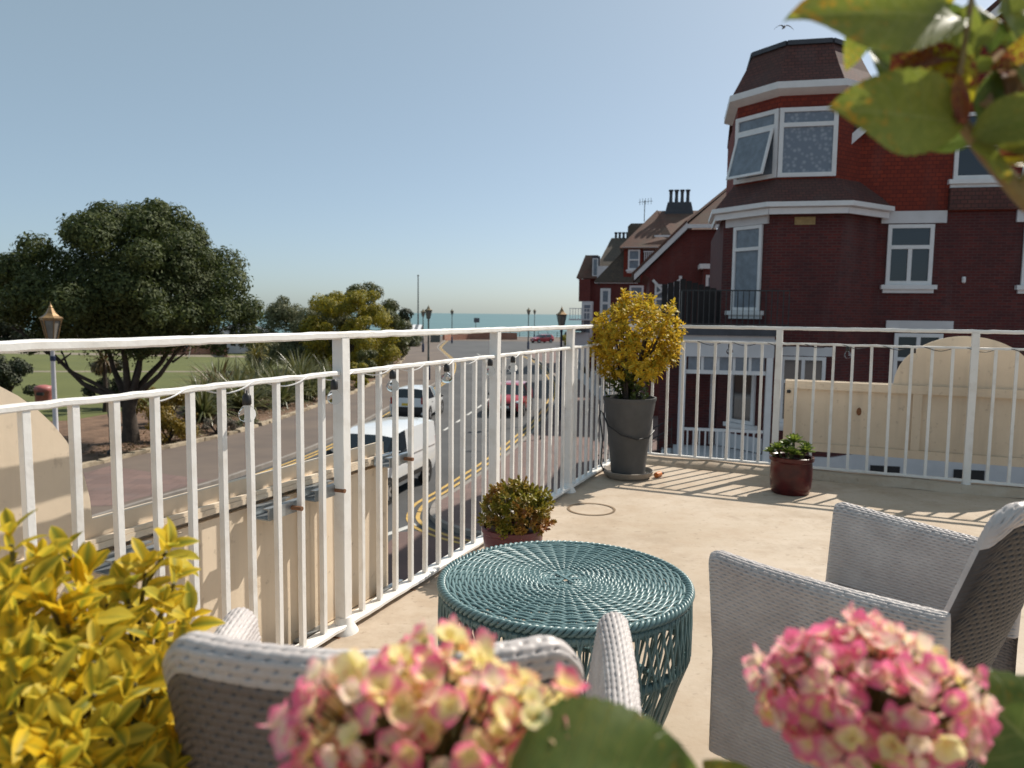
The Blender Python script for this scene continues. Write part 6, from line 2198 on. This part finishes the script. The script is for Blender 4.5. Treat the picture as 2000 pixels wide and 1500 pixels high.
# leaf of the hydrangea: veined, serrated
def hydleaf(name, green, green2, patch, amt, trans=.45):
    mt, t, b, o = newmat(name)
    u_, v_ = uvmath(t)
    av = mth(t, 'ABSOLUTE', v_)
    ph_ = mth(t, 'SUBTRACT', u_, mth(t, 'MULTIPLY', av, .22))
    w_ = mth(t, 'PINGPONG', mth(t, 'MULTIPLY', ph_, 8.0), .5)
    vein = mth(t, 'MAXIMUM', ramp(t, w_, .07, .0), ramp(t, av, .05, .015))
    n1 = ramp(t, noise(t, 14, 4), .35, .7)
    c = mixcol(t, n1, green, green2)
    c = mixcol(t, mth(t, 'MULTIPLY', vein, .45), c, (.30, .34, .12, 1))
    f = ramp(t, mth(t, 'ADD', noise(t, 16, 3), mth(t, 'MULTIPLY', u_, .25)), 1.0 - amt, 1.12 - amt)
    c = mixcol(t, f, c, patch)
    t.links.new(c, b.inputs['Base Color'])
    b.inputs['Roughness'].default_value = .42
    bump(t, b, mth(t, 'MULTIPLY', vein, -1), .5, .002)
    translucent(t, b, o, c, trans)
    return mt
M['hyd'] = hydleaf('hydrangea leaf', (.17, .21, .028, 1), (.25, .28, .05, 1), (.42, .26, .03, 1), .28, .6)
M['hyd_dark'] = hydleaf('dark hydrangea leaf', (.085, .135, .022, 1), (.13, .18, .035, 1), (.22, .18, .025, 1), .22, .5)
M['hyd_yellow'] = hydleaf('yellowing hydrangea leaf', (.46, .40, .02, 1), (.36, .33, .02, 1), (.20, .035, .02, 1), .42)
M['hyd_red'] = hydleaf('reddened hydrangea leaf', (.22, .05, .025, 1), (.12, .03, .02, 1), (.32, .16, .02, 1), .35)
HL = [leaf_grid(1, .62, .26, dr, 30, 8, .022, .72, .9, .055, k) for k, dr in enumerate((.05, .18, .32))]
HLM = {}
for m_ in ('hyd', 'hyd_dark', 'hyd_yellow', 'hyd_red'):
    for k, (Vv, Fv, UVv) in enumerate(HL):
        me = fast_mesh('leaf', Vv, Fv, True, UVv)
        me.materials.append(M[m_])
        HLM[m_, k] = me


def put_leaf(parent, base, tip, normal, mt='hyd', k=1, roll_=0, wide=1.0, label=None):
    base, tip = Vector(base), Vector(tip)
    d = tip - base
    mm = frame(base, d, normal, d.length, roll_)
    mm = mm @ Matrix.Diagonal((wide, 1, 1, 1))
    mm.translation = base - off_of(parent)
    o_ = link_mesh('leaf', HLM[mt, k], None, parent)
    o_.matrix_local = mm
    if label: o_['label'] = label
    return o_


hx, hy = 0.12, 0.40
hp = thing('hydrangea_pot', 'grey pot holding the pink and cream hydrangea at the lower edge', 'pot', (hx, hy, 0))
MB().lathe((hx, hy, 0), [(.15, 0), (.16, .01), (.2, .40), (.21, .41), (.21, .45), (.195, .455), (.185, .42)], 32).build('pot', 'pot_grey', hp, R(35))
MB().lathe((hx, hy, .41), [(.186, 0), (.05, .01), (.002, .012)], 20, cap=False).build('compost', 'compost', hp)
hy_ = thing('hydrangea', 'hydrangea with two round pink and cream flower heads in the near foreground', 'hydrangea', (hx, hy, .42))


def flower_head(c, rad_, n, mix, seed, root):
    rg = np.random.default_rng(seed)
    hd_ = MB().tube([c + Vector((0, 0, -.5 if c.z - .5 > .42 else .43 - c.z)), c + Vector((0, 0, -.05)), c + Vector((0, 0, -.01))], [.006, .005, .008], 8)
    cnt = 0
    spots = []
    for k in range(n * 6):
        i = k + .5
        phi = math.acos(1 - 1.55 * i / (n * 6))
        a = math.pi * (1 + 5 ** .5) * i
        spots.append((phi, a))
    rg.shuffle(spots)
    chosen = []
    for phi, a in spots:
        d = Vector((math.sin(phi) * math.cos(a), math.sin(phi) * math.sin(a), math.cos(phi)))
        lump = 1 + .16 * math.sin(3 * a + seed) * math.sin(phi * 2.2) + rg.normal(0, .075)
        p = c + Vector((d.x * rad_[0], d.y * rad_[1], d.z * rad_[2])) * lump
        if all((p - q[0]).length > .0092 for q in chosen):
            chosen.append((p, d))
            hd_.tube([c + Vector((d.x * rad_[0] * .25, d.y * rad_[1] * .25, -.02)), p - d * .003], [.0016, .001], 4, False)
        if len(chosen) >= n: break
    inner = []
    for phi, a in spots[:int(n * .45)]:
        d = Vector((math.sin(phi) * math.cos(a), math.sin(phi) * math.sin(a), math.cos(phi)))
        inner.append((c + Vector((d.x * rad_[0], d.y * rad_[1], d.z * rad_[2])) * rg.uniform(.66, .8), d))
    chosen += inner
    ho = hd_.build('flower_head', 'twig', root, SM)
    eo_ = off_of(root)
    placed = []
    for p, d in chosen:
        up_ = (p.z - c.z) / rad_[2]
        left = -(p.x - c.x) / rad_[0]
        m_ = 'petal_pink' if rg.random() < mix(up_, left) else 'petal_cream'
        e = (d + rnd_unit(rg) * .6).normalized()
        mm = e.to_track_quat('Z', 'Y').to_matrix().to_4x4() @ Matrix.Rotation(rg.uniform(0, 6.28), 4, 'Z') @ Matrix.Scale(rg.uniform(.66, 1.08), 4)
        mm.translation = p
        placed.append((camdist(mm), m_, int(rg.integers(5)), mm))
    placed.sort(key=lambda q: q[0])
    for _, m_, k, mm in placed[:150]:          # the nearest florets are parts of their own
        fo = link_mesh('floret', FM[m_][k], None, ho)
        m2 = mm.copy()
        m2.translation = mm.translation - eo_
        fo.matrix_local = m2
    for m_ in ('petal_pink', 'petal_cream'):
        rest = [(k, mm) for _, mq, k, mm in placed[150:] if mq == m_]
        if rest:
            join_instances('hidden_florets', FT[m_], rest, m_, ho)
    return ho


c1 = pt(850, 1455, .47)
flower_head(c1, (.090, .066, .056), 220, lambda u_, l: .30 + .38 * l + .1 * u_, 41, hy_)
c2 = pt(1695, 1375, .53)
flower_head(c2, (.069, .060, .047), 200, lambda u_, l: .80 + .2 * u_, 42, hy_)
upn = Vector((-.1, -.75, .65))
put_leaf(hy_, pt(985, 1530, .40), pt(1400, 1500, .43), Vector((.0, -.75, .65)), 'hyd_dark', 1, -.15, 1.15, 'broad dark green leaf low in front')
put_leaf(hy_, pt(2120, 1560, .50), pt(1885, 1310, .53), Vector((-.2, -.8, .55)), 'hyd_dark', 1, .1, 1.25)
put_leaf(hy_, pt(1500, 1600, .50), pt(1380, 1480, .52), upn, 'hyd', 2)
put_leaf(hy_, pt(1650, 1620, .46), pt(1850, 1500, .48), upn, 'hyd', 1)
put_leaf(hy_, pt(520, 1620, .45), pt(400, 1530, .46), upn, 'hyd_dark', 1)
put_leaf(hy_, pt(1480, 1640, .55), pt(1600, 1545, .6), upn, 'hyd_dark', 2)
lst = MB()
for q in ((985, 1530, .40), (2120, 1560, .50), (1500, 1600, .50), (1650, 1620, .46), (520, 1620, .45), (1480, 1640, .55)):
    e = pt(*q)
    lst.tube([(hx, hy, .42), Vector((hx, hy, .6)).lerp(e, .6), e], [.006, .004, .002], 6)
lst.build('stem', 'twig', hy_, SM)

# ---- tall hydrangea branch, upper right
bx_, by_ = 0.70, 0.52
tp_ = thing('tall_pot', 'maroon pot from which the tall hydrangea branch on the right grows', 'pot', (bx_, by_, 0))
MB().lathe((bx_, by_, 0), [(.14, 0), (.15, .01), (.19, .36), (.2, .37), (.2, .41), (.185, .415), (.175, .38)], 32).build('pot', 'pot_maroon', tp_, R(35))
MB().lathe((bx_, by_, .37), [(.176, 0), (.05, .01), (.002, .012)], 20, cap=False).build('compost', 'compost', tp_)
tb_ = thing('hydrangea_branch', 'hydrangea branch with large yellowing and reddened leaves at the upper right', 'hydrangea', (bx_, by_, .38))
M['stemgreen'] = mat('olive stem', (.20, .17, .05, 1), .6, c2=(.16, .07, .04, 1), scale=25)
D = .60
main = [(bx_, by_, .38), (.66, .55, .8), (.56, .58, 1.14), pt(2075, 460, D), pt(1990, 375, D), pt(1925, 300, D), pt(1872, 232, D)]
MB().tube(main, [.011, .010, .009, .008, .0072, .0062, .005], 10).build('stem', 'stemgreen', tb_, R(60))
MB().tube([pt(1872, 232, D), pt(1868, 165, D), pt(1885, 80, D), pt(1900, -20, D), pt(1910, -120, D)], [.0045, .003, .0022, .0022, .002], 8).build('stem', 'stemgreen', tb_, R(60))
MB().tube([pt(1990, 375, D), pt(2040, 300, D - .02), pt(2080, 180, D - .02), pt(2060, 40, D - .02)], [.006, .005, .004, .003], 8).build('stem', 'stemgreen', tb_, R(60))
MB().tube([pt(1925, 300, D), pt(1945, 240, D + .01), pt(1990, 180, D + .02), pt(2030, 120, D + .02)], [.004, .003, .003, .002], 8).build('stem', 'stemgreen', tb_, R(60))
cn = Vector((0, -1, .1))
L_ = put_leaf
L_(tb_, pt(1872, 238, D), pt(1628, 205, D - .03), Vector((.0, -1, .05)), 'hyd', 0, 0, .88)
L_(tb_, pt(1874, 240, D + .012), pt(1752, 66, D + .02), Vector((-.25, -1, .05)), 'hyd_yellow', 0, 0, 1.1, 'yellow leaf with a reddish brown scorched patch')
L_(tb_, pt(1886, 120, D + .005), pt(1742, 108, D + .01), Vector((0, -.8, .7)), 'hyd_red', 2, .1, .75, 'reddish brown curled leaf')
L_(tb_, pt(1880, 38, D), pt(1566, -14, D - .03), Vector((.1, -.9, .4)), 'hyd', 1, 0, .95)
L_(tb_, pt(1720, 20, D + .02), pt(1642, 118, D + .02), Vector((-.3, -1, .0)), 'hyd', 2, .5, .75)
L_(tb_, pt(1866, 225, D + .03), pt(1706, 76, D + .04), Vector((-.2, -1, 0)), 'hyd_dark', 1, .2, .8)
L_(tb_, pt(1920, 262, D + .02), pt(1800, 286, D + .03), cn, 'hyd_dark', 1, .2, .7)
L_(tb_, pt(1892, 5, D + .02), pt(1868, 190, D + .02), Vector((-.5, -1, 0)), 'hyd', 0, .3, .62)
L_(tb_, pt(1898, 262, D - .01), pt(2090, 195, D - .03), Vector((.1, -1, .2)), 'hyd', 1, 0, .95)
L_(tb_, pt(1878, 140, D + .02), pt(2060, 118, D - .0), Vector((0, -.7, .7)), 'hyd', 1, 0, .75)
L_(tb_, pt(1930, 105, D + .02), pt(1922, -12, D + .03), cn, 'hyd_dark', 1, .3, 1.0)
L_(tb_, pt(1985, 110, D + .02), pt(1990, -40, D + .03), Vector((.3, -1, .1)), 'hyd', 1, .2, 1.1)
L_(tb_, pt(1884, 245, D - .012), pt(1868, 140, D - .016), Vector((-.5, -.9, 0)), 'hyd_red', 0, 0, .5)
L_(tb_, pt(1915, 240, D + .02), pt(1950, 130, D + .01), Vector((-.4, -1, 0)), 'hyd_dark', 1, 0, .75)
L_(tb_, pt(1950, 300, D), pt(2080, 262, D - .01), Vector((0, -1, .5)), 'hyd_red', 1, 0, .8)
L_(tb_, pt(1950, 315, D), pt(2070, 322, D - .01), Vector((0, -1, .8)), 'hyd_yellow', 1, 0, .7)
L_(tb_, pt(1840, 35, D + .04), pt(1822, -90, D + .04), cn, 'hyd_yellow', 1, 0, .8)
L_(tb_, pt(1950, 20, D + .03), pt(2060, -60, D + .03), cn, 'hyd', 1, 0, .9)
L_(tb_, pt(2070, 230, D), pt(1985, 60, D + .0), Vector((.4, -1, .2)), 'hyd', 1, 0, .8)
L_(tb_, pt(2060, 110, D + .03), pt(1945, 60, D + .03), Vector((.2, -1, .2)), 'hyd_dark', 1, 0, .8)
L_(tb_, pt(1900, 280, D - .005), pt(1985, 345, D - .02), Vector((.1, -1, .3)), 'hyd', 1, 0, .7)
L_(tb_, pt(1890, 70, D + .03), pt(1800, 0, D + .03), Vector((-.2, -1, .2)), 'hyd_dark', 1, 0, .8)
L_(tb_, pt(1895, 95, D - .005), pt(1960, 30, D - .01), Vector((.2, -1, .3)), 'hyd', 1, 0, .7)
L_(tb_, pt(2040, 300, D - .01), pt(1940, 245, D - .015), Vector((.1, -1, .1)), 'hyd', 2, 0, .75)
L_(tb_, pt(2050, 60, D - .01), pt(1955, 130, D - .01), Vector((.2, -1, .1)), 'hyd_yellow', 2, 0, .7)
# dried florets caught between the leaves
M['dryfloret'] = leafmat('papery dried petal', (.50, .42, .30, 1), (.34, .20, .12, 1), .4, .7)
rg = np.random.default_rng(77)
dm = [floret_mesh(300 + i, 'petal_cream') for i in range(2)]
for me in dm:
    me.materials.clear()
    me.materials.append(M['dryfloret'])
for q in ((1962, 152), (1985, 165), (1950, 175), (1972, 185), (2000, 150), (1992, 195), (1940, 215), (1978, 120)):
    p = pt(*q, D + .015)
    o_ = link_mesh('dried_floret', dm[int(rg.integers(2))], None, tb_)
    mm = rnd_unit(rg).to_track_quat('Z', 'Y').to_matrix().to_4x4() @ Matrix.Scale(rg.uniform(.9, 1.4), 4)
    mm.translation = p - off_of(tb_)
    o_.matrix_local = mm
